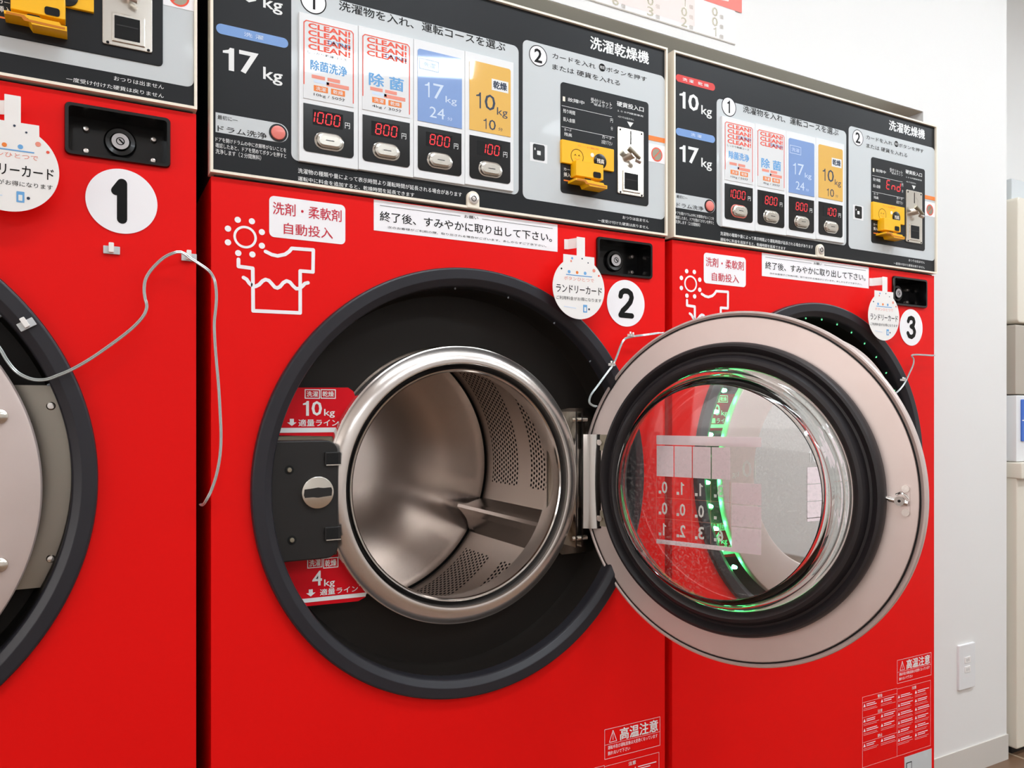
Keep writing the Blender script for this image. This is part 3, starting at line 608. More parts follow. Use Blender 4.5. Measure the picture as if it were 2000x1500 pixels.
# ------------------------------------------------------------------ door (closed pose: hinge on the right, outer face -y)
RD = .272
DOOR_O = Vector((.6433, .0467, .8229)); DOOR_ROT = math.radians(180 - 67.055)
def Dq(px, py, n=0.):      # photo pixel -> closed-door local x,z on the plane y=n
    c, s_ = math.cos(DOOR_ROT), math.sin(DOOR_ROT); N = Vector((-s_, c, 0)); U = Vector((c, s_, 0)); d = ray(px, py)
    p0 = DOOR_O + N * n; t = (p0 - CAM).dot(N) / d.dot(N); p = CAM + d * t - DOOR_O
    return p.dot(U), p.z
def make_door(root, loc, rot):
    cx = -RD
    mb = MB()
    mb.lathe([(.197, .002), (.262, .0015), (.2690, .0010), (.2708, -.0015), (.2722, -.0025), (.2735, -.0010), (.2760, .0008), (.2785, 0), (.2796, -.003), (.2796, -.012), (.2780, -.0150), (.2740, -.0165), (.2100, -.0190), (.2000, -.0175), (.1970, -.0140), (.197, .002)], cx, 0, 'steel', 160)
    # thin dark groove where rim meets the inner sheet
    mb.lathe([(.2700, .0013), (.2712, .0016), (.2724, .0009)], cx, 0, 'hole', 160)
    dr = mb.build('door', root, loc, rot)
    g = MB(); g.lathe([(.2290, .0015), (.2300, .012), (.2290, .020), (.2262, .0252), (.2225, .0262), (.2190, .0235), (.2140, .0165), (.2105, .0175), (.2075, .0245), (.2040, .0290), (.1990, .0305), (.1945, .0290), (.1905, .0250), (.1885, .018), (.1885, -.002), (.2290, -.002)], cx, 0, 'rubber', 160, closed=True)
    g.build('door_gasket', dr)
    gl = MB(); gl.lathe([(.1900, .0190), (.1885, .0245), (.1850, .0285), (.1800, .0302), (.1765, .0360), (.1745, .0480), (.1720, .0595), (.1680, .0680), (.1630, .0715),
                         (.1616, .0709), (.1645, .0675), (.1672, .0600), (.1698, .0490), (.1712, .0380), (.1735, .0290), (.1770, .0245), (.1840, .0205)], cx, 0, 'glass', 160, closed=True)
    gl.lathe([(.1618, .0709), (.14, .0720), (.09, .0732), (0, .0740)], cx, 0, 'thin', 96)
    gl.build('door_glass', dr)
    pn = MB(); pn.disc(cx, 0, .1968, -.0125, None, 'pane', seg=96); pn.build('outer_pane', dr)
    # fill line and price table stuck on the outer pane, printed to be read from outside
    st = MB(); Yn = -.0130
    c4 = [Dq(*p, Yn) for p in ((1281, 850), (1486, 854), (1488, 1086), (1283, 1062))]
    xa = (c4[0][0] + c4[3][0]) / 2; xb = (c4[1][0] + c4[2][0]) / 2; zt = (c4[0][1] + c4[1][1]) / 2; zb = (c4[3][1] + c4[2][1]) / 2
    W_, H_ = xb - xa, zt - zb            # W_ negative: from inside left to right runs towards -x
    X = lambda u: xa + W_ * u
    Z = lambda v: zt - H_ * v
    def cellr(u0, v0, u1, v1, m, r=.0006, y=Yn): st.rr(X(u0), Z(v0), X(u1), Z(v1), r, y, None, m)
    cellr(0, 0, 1, .085, 'pinkw', .002)
    for k in range(4): cellr(.003 + .182 * k, .095, .176 + .182 * k, .375, 'pinkw')
    for k in range(3): cellr(.733, .395 + .192 * k, 1., .578 + .192 * k, 'pinkw')
    cellr(0, .955, 1, .995, 'pinkw', .001)
    for k in range(5):
        u = .18 * k; st.stroke([(X(u), Z(.39)), (X(u), Z(.945))], .0004, Yn, 'ink_pk', round_=False)
    for v in (.57, .762): st.stroke([(X(0), Z(v)), (X(.725), Z(v))], .0004, Yn, 'ink_pk', round_=False)
    rows = ['011·3', '000·', '123·6']
    for r_, row in enumerate((('0', '1', '1', '3'), ('0', '0', '0', ''), ('1', '2', '3', '6'))):
        for c, ch in enumerate(row):
            u, v = .05 + .182 * c, .42 + .192 * r_
            st.text('.', X(u), Z(v + .082), X(u - .028), Z(v + .115), Yn, 'ink_w', .02) if False else st.rr(X(u), Z(v + .088), X(u - .026), Z(v + .115), .0003, Yn, None, 'ink_w')
            if ch: st.text(ch, X(u + (.062 if ch != '1' else .052)), Z(v), X(u + (.006 if ch != '1' else .016)), Z(v + .112), Yn, 'ink_w', .02)
    st.text('10', X(.985), Z(.20), X(.83), Z(.345), Yn, 'ink_w', .01); st.text('kg', X(.80), Z(.30), X(.74), Z(.36), Yn, 'ink_w')
    st.build('price_table_sticker', dr)
    # latch on the inner sheet, free edge
    la = MB(); q = Dq(1758, 978, .008); x_, z_ = q
    la.cyl((x_ + .014, .008, z_ + .002), (x_ - .010, .008, z_ - .003), .0040, 'chrome', 14); la.cyl((x_ + .022, .010, z_ + .004), (x_ + .012, .008, z_ + .002), .0018, 'chrome', 12, .0036)
    la.cyl((x_, .0005, z_), (x_, .014, z_), .0065, 'chrome', 20); la.cyl((x_, .014, z_), (x_, .0144, z_), .002, 'hole', 12)
    la.tube([(x_ + .006, .004, z_ + .008), (x_, .006, z_ + .011), (x_ - .006, .005, z_ + .008), (x_ - .010, .003, z_ + .003)], .0016, 'chrome')
    la.rr(x_ - .011, z_ - .019, x_ + .000, z_ + .019, .004, .0006, .0030, 'steel')
    for dz in (-.0165, .0165): la.cyl((x_ - .006, .001, z_ + dz), (x_ - .006, .005, z_ + dz), .0050, 'satin', 18)
    la.build('latch', dr)
    for dz in (-.088, .088):
        b_ = MB(); b_.lathe([(0, -.0245), (.005, -.0240), (.0085, -.0215), (.0090, -.0180)], cx + .2366, dz, 'alu', 20); b_.build('hinge_bolt', dr)
    # hinge ears on the inner sheet
    for sgn in (-1, 1):
        e = MB(); z_ = sgn * .067; e.rr(-.052, z_ - .014, -.012, z_ + .014, .003, .0008, .0035, 'olive'); e.cyl((-.034, .002, z_), (-.034, .008, z_), .0050, 'satin', 16); e.build('hinge_ear', dr)
    return dr

# ------------------------------------------------------------------ whole machine
def machine(ox, oz, dc, rr_, xl, num, label, prices, lit_end, first_ring, door_open, green, dnum=(0, 0)):
    root = thing('washer_dryer', label, 'washing machine', (ox, 0, oz), 'row of red coin washer dryers')
    cx, cz = dc; S = rr_ / .3392
    # red front sheet with the porthole and lock openings
    lk = R4(1168.3, 463, 1272.7, 544, -.004)
    circ = [(cx + .318 * S * math.cos(2 * PI * k / 96), cz + .318 * S * math.sin(2 * PI * k / 96)) for k in range(96)]
    mb = MB(); mb.holed([(xl + .002, -oz + .06), (.7868, -oz + .06), (.7868, 1.2615), (xl + .002, 1.2615)], [circ, [(lk[0], lk[1]), (lk[2], lk[1]), (lk[2], lk[3]), (lk[0], lk[3])]], 0, 'red')
    i = mb.mi('red')
    for (xa, za, xb, zb) in ((xl + .002, -oz + .06, xl + .002, 1.2615), (.7868, -oz + .06, .7868, 1.2615)):
        mb.poly([(xa - (.0 if xa > .5 else 0), za), (xa, zb)], 0, None, 'red') if False else None
    front_prints(mb)
    mb.build('front_panel', root, recalc=False)
    # cabinet shell: sides, back, top, plinth
    sh = MB(); t = .002; zt = 1.600; z0 = -oz + .06
    sh.box(xl + .002, xl + .002 + t, .0005, .84, z0, 1.2615, 'red'); sh.box(.7868 - t, .7868, .0005, .84, z0, 1.2615, 'red')
    sh.box(xl + .002, xl + .002 + t, .020, .84, 1.2615, zt, 'matblack'); sh.box(.7868 - t, .7868, .020, .84, 1.2615, zt, 'matblack')  # upper sides blackened to stand in for shade in the gaps
    sh.box(xl + .004, .7848, .036, .838, zt - t, zt, 'grey'); sh.box(xl + .004, .7848, .838, .84, z0, zt, 'trim')
    sh.box(xl + .004, .7848, .0008, .838, z0, z0 + t, 'red'); sh.box(xl + .006, .783, .003, .036, 1.2590, 1.2640, 'hole')
    sh.build('cabinet_shell', root)
    pl = MB(); pl.box(xl + .02, .77, .03, .82, -oz, z0 + .001, 'matblack'); pl.build('plinth', root)
    control_panel(root, xl, prices, lit_end, first_ring)
    lock_pocket(root)
    # number disc
    nd = MB(); nx, nz = .6980 + dnum[0], 1.1370 + dnum[1]; nd.disc(nx, nz, .0414, -.0010, None, 'paper', seg=72)
    k = .0218 if num != '1' else .0230
    nd.stroke([(nx + a * (.84 if num == '1' else 1.12) * k, nz + b * k) for a, b in DIG[num]], .0118 if num == '1' else .0096, -.0013, 'ink_k')
    nd.build('number_sticker', root)
    # bezel
    bz = MB(); P = [(.3392, 0), (.3392, -.0055), (.3391, -.0062), (.3380, -.0088), (.3362, -.0099), (.3355, -.0101), (.3350, -.0101), (.3222, -.0106), (.3216, -.0106), (.3206, -.0101), (.3200, -.0097), (.3125, -.0052), (.3120, -.0048), (.3106, -.0030), (.3098, .001), (.3096, .018)]
    bz.lathe([(r * S, y) for r, y in P], cx, cz, 'bezel', 192); bz.build('door_bezel', root)
    # dish behind the bezel
    ds = MB(); ds.lathe([(.3096 * S, .018), (.3085 * S, .060), (.3040 * S, .0700), (.2220, .0700)], cx, cz, 'dish', 128); ds.build('front_dish', root)
    # green lamps at left; upper green beads stand in for their reflections
    for q in range(40):
        a = 2 * PI * (q + .5) / 40; side = math.radians(140) < a < math.radians(222); up = math.radians(8) < a < math.radians(98)
        if not (side or up) or (side and not green) or (up and not green and q % 2): continue
        lp = MB(); r = (.2950 if side else .3080) * S; y = .010
        p = Vector((cx + r * math.cos(a), y, cz + r * math.sin(a))); d = Vector((-math.cos(a), 0, -math.sin(a)))
        if side: lp.cyl(p + Vector((0, .004, 0)), p - Vector((0, .004, 0)), .0042, 'green', 12, .0030)
        else: lp.cyl(p - d * .003, p + d * .0012, .0014, 'greenglint' if green else 'off_led', 10)
        lp.build('rim_lamp_glint', root)
    tz = cz - .007
    # stainless tub rim
    tr = MB(); tr.lathe([(.2230, .0700), (.2255, .0600), (.2264, .0450), (.2262, .0370), (.2255, .0345), (.2240, .0338), (.2225, .0325), (.2170, .0275), (.2100, .0240), (.2040, .0224), (.1995, .0218), (.1972, .0226), (.1962, .0250), (.1958, .032), (.1955, .05), (.1955, .080)], cx, tz, 'satin', 192)
    tr.build('tub_rim', root)
    ga = MB(); ga.lathe([(.1957, .040), (.1925, .0420), (.1893, .0400), (.1893, .060)], cx, tz, 'matblack', 128); ga.build('tub_seal', root)
    # drum
    dmat = drum_mat(cx, tz, math.radians(-24.3))
    dm = MB(); dm.lathe([(.1892, .036), (.1884, .0310), (.1864, .0292), (.1846, .0312), (.1840, .036)], cx, tz, 'chrome', 160)
    dm.lathe([(.1840, .036), (.1842, .050), (.1900, .084), (.2850, .090), (.2955, .095), (.2970, .105), (.2970, .534)], cx, tz, dmat, 160)
    dm.lathe([(.2970, .534), (.2962, .5385), (.2945, .5395)], cx, tz, 'hole', 160)
    dm.lathe([(.2945, .5395), (.2915, .535), (.2800, .532), (0, .522)], cx, tz, 'drumback', 160)
    dr = dm.build('drum', root)
    for k in range(3):
        a = math.radians(-24.3 + 120 * k); lf = MB(); i = lf.mi('drumback')
        def pt(r, da, y): return lf.bm.verts.new((cx + r * math.cos(a + da), y, tz + r * math.sin(a + da)))
        h = math.radians(8.2); L = []
        for y, rt in ((.098, .2350), (.118, .2230), (.495, .2230)):
            L.append([pt(.2965, -h, y), pt(.245, -.055, y), pt(rt, -.016, y), pt(rt, .016, y), pt(.245, .055, y), pt(.2965, h, y)])
        L.append([pt(.2965, -h, .530), pt(.265, -.055, .520), pt(.255, -.016, .515), pt(.255, .016, .515), pt(.265, .055, .520), pt(.2965, h, .530)])
        for p, q in zip(L, L[1:]):
            for j in range(5): lf.face([p[j], p[j + 1], q[j + 1], q[j]], i)
        lf.face(L[0], i); lf.face(L[-1][::-1], i)
        lf.build('lifter', dr)
    # ---- latch side of the tub (left) with the two load line labels
    Y = .0685; base = .394
    def q2(px, py, Yv=Y): x_, z_ = Q(px, py, Yv); return x_ + cx - base, z_ + cz - .832
    bk = MB()
    a, b = q2(530, 852, .052), q2(668, 1098, .052); bk.rr(a[0] - .02, a[1], b[0] + .004, b[1], .004, .052, .070, 'olive')
    bk.build('latch_backplate', root)
    kp = MB(); a, b = q2(515, 862, .018), q2(661, 1089, .018); kp.rr(a[0], a[1], b[0], b[1], .018, .018, .052, 'matblack', .002)
    kpo = kp.build('latch_cover', root)
    kb = MB(); q = q2(621, 962, .014); kb.disc(q[0], q[1], .0235, .013, .018, 'alu', ch=.0012)
    kb.poly([(q[0] + math.cos(t) * r_, q[1] + math.sin(t) * r_) for t, r_ in [(math.radians(d), r0) for d, r0 in ((8, .021), (20, .0205), (40, .010), (90, .0075), (140, .010), (165, .0205), (188, .021), (200, .0205), (220, .010), (270, .0075), (320, .010), (345, .0205))]], .0127, None, 'matblack')
    kb.build('latch_knob', kpo)
    for (px, py) in ((565, 918), (570, 1055), (641, 896), (641, 1040)):
        q = q2(px, py, .018); sb = MB(); sb.ring(q[0], q[1], .0035, .0068, .0177, 'hole', 20); sb.lathe([(0, .0150), (.003, .0155), (.0038, .0175)], q[0], q[1], 'olive', 14); sb.build('screw', kpo)
    for (py) in (896, 1042):
        q = q2(650, py, .016); cl = MB(); cl.rr(q[0] - .012, q[1] - .010, q[0] + .012, q[1] + .010, .002, .0150, .020, 'matblack', .001); cl.rr(q[0] - .010, q[1] - .008, q[0] + .008, q[1] + .008, .001, .0146, None, 'hole'); cl.stroke([(q[0] - .010, q[1] - .009), (q[0] + .012, q[1] - .009)], .0014, .0144, 'alu', round_=False)
        cl.build('latch_catch', kpo)
    for kg, pts, bb in (('10', ((694, 775), (690, 764), (680, 757), (540, 757), (520, 850), (655, 852), (662, 846)), (591, 783, 629, 812)), ('4', ((540, 1096), (660, 1083), (716, 1155), (714, 1166), (700, 1174), (560, 1188)), (610, 1116, 629, 1143))):
        lb = MB(); yl = .0480
        lb.poly([q2(p[0], p[1], yl) for p in pts], yl, .0515, 'film'); y2 = yl - .0004
        def tt(s_, x0, y0, x1, y1, m='ink_w', b_=0.): p, r_ = q2(x0, y0, y2), q2(x1, y1, y2); lb.text(s_, p[0], p[1], r_[0], r_[1], y2, m, b_)
        oy = 0 if kg == '10' else 330
        bx0 = 596 if kg == '10' else 601
        for k in range(2):
            p, r_ = q2(bx0 + 31 * k, 761 + oy, y2), q2(bx0 + 28 + 31 * k, 778 + oy - (0 if kg == '10' else 1), y2); lb.stroke([(p[0], p[1]), (r_[0], p[1]), (r_[0], r_[1]), (p[0], r_[1])], .0014, y2, 'ink_w', True)
            tt('洗濯' if k == 0 else '乾燥', bx0 + 3 + 31 * k, 764 + oy, bx0 + 25 + 31 * k, 775 + oy, 'ink_w', .02)
        tt(kg, *bb, 'ink_w', .015); tt('kg', bb[2] + 4, bb[1] + 16, bb[2] + 25, bb[3] + 4, 'ink_w', .01)
        if kg == '10': tt('適量ライン', 583, 819, 661, 832, 'ink_w', .02); ar = (570, 818, 832); bar = ((548, 836), (664, 844))
        else: tt('適量ライン', 625, 1151, 699, 1155, 'ink_w', .02); ar = (607, 1151, 1165); bar = ((592, 1168), (716, 1176))
        c0, c1 = q2(ar[0], ar[1], y2), q2(ar[0], ar[2], y2); xx = c0[0]; lb.poly([(xx - .003, c0[1]), (xx + .003, c0[1]), (xx + .003, (c0[1] + c1[1]) / 2), (xx + .007, (c0[1] + c1[1]) / 2), (xx, c1[1]), (xx - .007, (c0[1] + c1[1]) / 2), (xx - .003, (c0[1] + c1[1]) / 2)], y2, None, 'ink_w')
        if kg == '10':
            p, r_ = q2(bar[0][0] - 20, bar[0][1], y2), q2(bar[1][0], bar[1][1], y2); lb.poly([(p[0], p[1]), (r_[0], p[1]), (r_[0] - .002, r_[1]), (p[0], r_[1])], y2, None, 'ink_w')
        else:
            lb.poly([q2(*p_, y2) for p_ in ((560, 1173), (716, 1157), (714, 1165), (560, 1181))], y2, None, 'ink_w')
        lb.build('load_line_label', root)
    # ---- hinge side
    hp = MB(); pts = [q2(*p, .062) for p in ((1094, 800), (1110, 797), (1196, 797), (1196, 1072), (1096, 1083), (1070, 1060), (1070, 820))]
    hp.poly(pts, .060, .066, 'hinge_steel'); hpo = hp.build('hinge_plate', root)
    hx = q2(1122, 900, .045)[0]; zt_, zb_ = q2(1122, 804, .045)[1], q2(1122, 1066, .045)[1]
    kn = MB()
    for dx in (-.006, .006): kn.box(hx + dx - .0012, hx + dx + .0012, .030, .061, zb_, zt_, 'chrome')
    kn.build('hinge_bracket', hpo)
    for z_ in (zt_ - .014, zb_ + .014):
        pn = MB(); pn.cyl((hx - .010, .040, z_), (hx + .022, .040, z_), .0050, 'alu', 16, .0046); pn.build('hinge_pin', hpo)
    for z_ in (zt_ - .02, zb_ + .02):
        b_ = MB(); x_ = q2(1122, 900)[0] + .046; b_.lathe([(0, .0545), (.004, .055), (.0055, .0600)], x_, z_, 'chrome', 16); b_.build('hinge_bolt', hpo)
    arm = MB(); zA, zB = q2(1140, 848, .04)[1], q2(1140, 1030, .04)[1]; i = arm.mi('chrome')
    if door_open:
        prof = [(hx + .004, .040), (hx + .010, .030), (hx + .020, .020), (hx + .032, .0155), (hx + .040, .014)]
    else:
        prof = [(hx + .004, .040), (hx + .012, .034), (hx + .022, .040), (hx + .030, .048), (hx + .040, .055)]
    vs0 = []
    for z_ in (zA, zB): vs0.append([arm.bm.verts.new((x_, y_, z_)) for x_, y_ in prof])
    vs1 = []
    for z_ in (zA, zB): vs1.append([arm.bm.verts.new((x_, y_ + .003, z_)) for x_, y_ in prof])
    for j in range(len(prof) - 1):
        arm.face([vs0[0][j], vs0[0][j + 1], vs0[1][j + 1], vs0[1][j]], i, True); arm.face([vs1[0][j + 1], vs1[0][j], vs1[1][j], vs1[1][j + 1]], i, True)
        for k in range(2): arm.face([vs0[k][j], vs1[k][j], vs1[k][j + 1], vs0[k][j + 1]], i)
    arm.build('hinge_arm', hpo)
    if door_open: make_door(root, (DOOR_O.x, DOOR_O.y, DOOR_O.z), DOOR_ROT)
    else: make_door(root, (cx + RD, .0015, cz - .009), 0)
    return root

PR = ['1000', '800', '800', '100']
m2 = machine(0, 0, (.394, .832), .3392, .0022, '2', 'red washer-dryer marked 2 with its round glass door swung open', PR, False, False, True, False)
m3 = machine(.8, 0, (.394, .832), .3392, .0022, '3', 'red washer-dryer marked 3 at right, door shut and lit green inside, display reading End', PR, True, True, False, True, dnum=(.003, 0))
m1 = machine(-.8016, .0802, (.331, .778), .3400, -.124, '1', 'larger red washer-dryer marked 1 cut off by the left edge, standing a little higher', PR, False, False, False, False, dnum=(0, -.004))

# ================================================================== CARDS, CABLES, CLIPS
def hanging_card(dx, dz, label, Y=-.028):
    root = thing('hanging_card', label, 'promotional card', (dx, 0, dz), 'round laundry cards')
    st = MB()
    a, b = Q(1127, 462, Y), Q(1143, 508, Y)
    st.rr(a[0], a[1], b[0], b[1], .0006, Y + .0012, Y + .0008, 'card')
    c, d = Q(1110, 455, Y * .5), Q(1143, 474, Y)
    i = st.mi('card'); p = [(c[0], -.0012), (c[0] + .006, -.004), (a[0] + .006, Y * .75), (b[0] - .002, Y + .001)]
    v0 = [st.bm.verts.new((x, y, a[1])) for x, y in p]; v1 = [st.bm.verts.new((x, y, a[1] - .017)) for x, y in p]
    for j in range(3): st.face([v0[j], v0[j + 1], v1[j + 1], v1[j]], i)
    st.build('paper_strip', root, recalc=False)
    cd_ = MB(); a, b = Q(1103, 503, Y), Q(1162, 560, Y); cx, cz = Q(1131, 563, Y); r = .0518
    o = [(cx + r * math.cos(t), cz + r * math.sin(t)) for t in [math.radians(127 + 286 * k / 72) for k in range(73)]]
    o += [(cx + .031, cz + .0545), (cx - .031, cz + .0545)]
    cd_.poly(o, Y, Y + .0006, 'card'); y = Y - .0003
    cd_.text('ランドリーカード', cx - .045, cz + .004, cx + .046, cz - .009, y, 'ink_k', .012)
    cd_.text('ボタンひとつで', cx - .030, cz + .018, cx + .030, cz + .012, y, 'ink_pk'); cd_.text('ご利用料金がお得になります', cx - .045, cz - .015, cx + .045, cz - .021, y, 'ink_k')
    rnd = random.Random(11)
    for x_, z_, m_, r_ in ((-.035, .030, 'ink_k', .0016), (-.020, .026, 'ink_bl', .0028), (-.004, .026, 'ink_o', .0026), (.012, .026, 'ink_bl', .0028), (.030, .032, 'ink_pk', .0030), (-.016, .044, 'ink_pk', .0018), (-.014, .049, 'ink_bl', .0020), (.006, .050, 'ink_dk', .0014), (.018, .044, 'ink_dk', .0012), (.040, .024, 'ink_or', .0018), (.020, -.034, 'ink_dk', .0018)):
        cd_.disc(cx + x_, cz + z_, r_, y, None, m_, seg=14)
    cd_.stroke([(cx - .026, cz + .021), (cx + .026, cz + .021)], .0015, y, 'ink_bl', round_=False)
    cd_.rr(cx + .008, cz - .040, cx + .016, cz - .027, .0008, y, None, 'ink_bl'); cd_.rr(cx + .010, cz - .038, cx + .014, cz - .031, .0005, y - .0003, None, 'ink_w')
    cd_.stroke([(cx - .030, cz - .032), (cx - .006, cz - .034)], .0012, y, 'ink_pb', round_=False)
    cd_.build('card', root)
    return root
hanging_card(0, 0, 'white round laundry card hanging from a paper strip beside the number 2')
hanging_card(.788, 0, 'white round laundry card hanging beside the number 3 on the right machine')
hanging_card(-.8016 - .003, .0802, 'white round laundry card cut off by the left edge, left of the number 1')

def curve_pts(px, Y, n=8):
    P = [Vector((Q(x, y, Yv if (Yv := (t[0] if t else Y)) is not None else Y)[0], (t[0] if t else Y), Q(x, y, (t[0] if t else Y))[1])) for x, y, *t in px]
    out = []
    for i in range(len(P) - 1):
        p0, p1, p2, p3 = P[max(i - 1, 0)], P[i], P[i + 1], P[min(i + 2, len(P) - 1)]
        for k in range(n):
            t = k / n; out.append(.5 * ((2 * p1) + (-p0 + p2) * t + (2 * p0 - 5 * p1 + 4 * p2 - p3) * t * t + (-p0 + 3 * p1 - 3 * p2 + p3) * t ** 3))
    out.append(P[-1]); return out
def cable(pts, Y, label, clips, r=.0011, twin=.0018):
    root = thing('cable', label, 'cable', (0, 0, 0))
    C = curve_pts(pts, Y); mb = MB(); mb.tube(C, r, 'wire', 8)
    C2 = []
    for k, p in enumerate(C):
        d = (C[min(k + 1, len(C) - 1)] - C[max(k - 1, 0)]).normalized(); u = d.cross(Vector((0, -1, 0))).normalized(); C2.append(p + u * twin * (1 if 2 < k < len(C) - 3 else .3))
    mb.tube(C2, r, 'wire', 8); mb.build('twin_wire', root)
    for (px, py, ang) in clips:
        x, z = Q(px, py, Y); c = MB()
        c.box(x - .006, x + .006, Y - .002, Y + .002, z - .0022, z + .0022, 'card')
        c.cyl((x - .003, Y - .003, z), (x - .003, Y - .003, z + .006), .0016, 'card', 10); c.cyl((x + .003, Y - .003, z), (x + .003, Y - .003, z + .005), .0016, 'card', 10)
        c.build('cable_tie', root)
    return root
cable([(-30, 640), (0, 678), (16, 704), (35, 726), (62, 739), (88, 740), (112, 732), (140, 720), (175, 700), (210, 676), (250, 646), (276, 620), (285, 600), (282, 583), (280, 566), (283, 545), (296, 524), (318, 503), (338, 493), (352, 491), (362, 495), (372, 503), (388, 513), (404, 524), (414, 534), (421, 550), (424, 575), (423, 600), (420, 630), (421, 665), (424, 705), (428, 750), (431, 800), (433, 850), (431, 890), (424, 928), (414, 958), (405, 976), (397, 987, -.012), (390, 986, .004)], -.022, 'long clear twin cable looping from the left door across to the gap beside machine 2', [])
cable([(1296, 650, -.008), (1262, 655), (1238, 658), (1221, 663), (1213, 676), (1206, 695), (1198, 713), (1184, 732), (1168, 754), (1155, 772), (1152, 785), (1158, 791), (1166, 793)], -.018, 'short clear cable with ties between the number 2 and the open door', [(1232, 655, 0), (1195, 712, 0)])
cable([(1738, 775), (1748, 768), (1758, 759), (1768, 745), (1776, 728), (1783, 712), (1784, 702), (1780, 694), (1790, 692), (1810, 693), (1826, 694)], -.0175, 'clear cable hooked over the black ring below the number 3', [(1763, 742, 0)])

def clip(px, py, Y, label, tilt=0.):
    mb = MB(); x, z = Q(px, py, Y); mb.rr(-.0095, -.0050, .0095, .0050, .0006, -.0025, 0, 'grey', .0003); mb.rr(-.0035, -.0035, .0025, .0090, .0012, -.0065, -.0025, 'card', .0006)
    o = mb.build('cable_clip', None, (x, Y - .0002, z)); o.rotation_euler.y = tilt
    return tag(o, label, 'cable clip', 'adhesive cable clips')
clip(218, 489, -.0005, 'empty white adhesive clip stuck below the number 1 disc')
clip(369, 503, -.0005, 'white adhesive clip holding the cable near the right edge of machine 1')
clip(52, 634, -.0125, 'white adhesive clip stuck slantwise on the black ring of machine 1', -.55)

# ================================================================== ROOM
YW = .098
xj = Q(1803, 218, YW)[0]; zs = Q(1803, 218, YW)[1]; xc = Q(1966, 1482, YW)[0]
CH = 2.5
def st(name, f, m_=None):
    mb = MB(); f(mb); return struct(mb.build(name))
st('floor', lambda b: b.box(-3.2, 4.0, -4.2, 1.4, -.05, 0, 'tile'))
st('ceiling', lambda b: b.box(-3.2, 4.0, -4.2, 1.4, CH, CH + .05, 'ceil'))
def wall_back(b):
    i = b.mi('wall')
    b.box(-3.2, xj, YW, 1.0, zs, CH, 'wall')                 # boxed lintel above the machines
    b.box(-3.19, xj - .001, YW + .002, .99, zs - .001, zs + .001, 'soffit')  # thin sheet coloured darker to stand in for shade under the lintel
    b.box(xj, xc, YW, 1.0, 0, CH, 'wall')                    # pier
st('wall_back', wall_back)
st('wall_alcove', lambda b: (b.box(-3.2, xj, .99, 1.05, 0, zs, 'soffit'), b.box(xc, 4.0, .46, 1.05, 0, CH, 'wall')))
st('wall_right', lambda b: b.box(4.0, 4.05, -4.2, 1.4, 0, CH, 'wall'))
def wall_left(b):      # opening holds an added glowing panel for side light
    b.box(-3.25, -3.2, -4.2, -2.9, 0, CH, 'wall'); b.box(-3.25, -3.2, .02, 1.4, 0, CH, 'wall'); b.box(-3.25, -3.2, -2.9, .02, 0, .85, 'wall'); b.box(-3.25, -3.2, -2.9, .02, 2.2, CH, 'wall')
st('wall_left', wall_left)
st('left_fill_panel', lambda b: b.box(-3.24, -3.22, -2.9, .02, .85, 2.2, 'left_fill'))  # added glowing panel, lights the open door's steel face
st('wall_front', lambda b: b.box(-3.2, 4.0, -4.25, -4.2, 0, CH, 'wall'))
st('baseboard_back', lambda b: b.box(xj + .001, xc + .0015, YW - .004, YW, 0, .068, 'base'))
st('baseboard_alcove', lambda b: b.box(xc + .002, 3.99, .455, .46, 0, .068, 'base'))

def lamp(x, y, label, dirx=True):
    root = thing('ceiling_lamp', label, 'ceiling lamp', (x, y, CH), 'fluorescent ceiling lamps')
    b = MB(); b.box(-.64, .64, -.11, .11, -.035, -.0005, 'white'); b.build('housing', root)
    d = MB(); d.box(-.60, .60, -.085, .085, -.045, -.0352, 'lamp'); d.build('diffuser', root)
    return root
for k, (x, y, an, tx_) in enumerate([(.80, -2.22, 22, 'turned slightly, mirrored in the course windows'), (-1.0, -3.3, 0, 'added unseen behind the camera toward the left wall'), (2.6, -2.4, 0, 'added unseen in the middle of the right half of the ceiling'), (.40, -.92, 0, 'added unseen above the front of machine 2'), (1.85, -.92, 0, 'added unseen in front of the wall pier'), (3.3, -.75, 0, 'added unseen to brighten the wall past the corner')]):  # first lamp read from the window reflections; the others added unseen for light
    lamp(x, y, 'white fluorescent ceiling lamp ' + tx_).rotation_euler.z = math.radians(an)

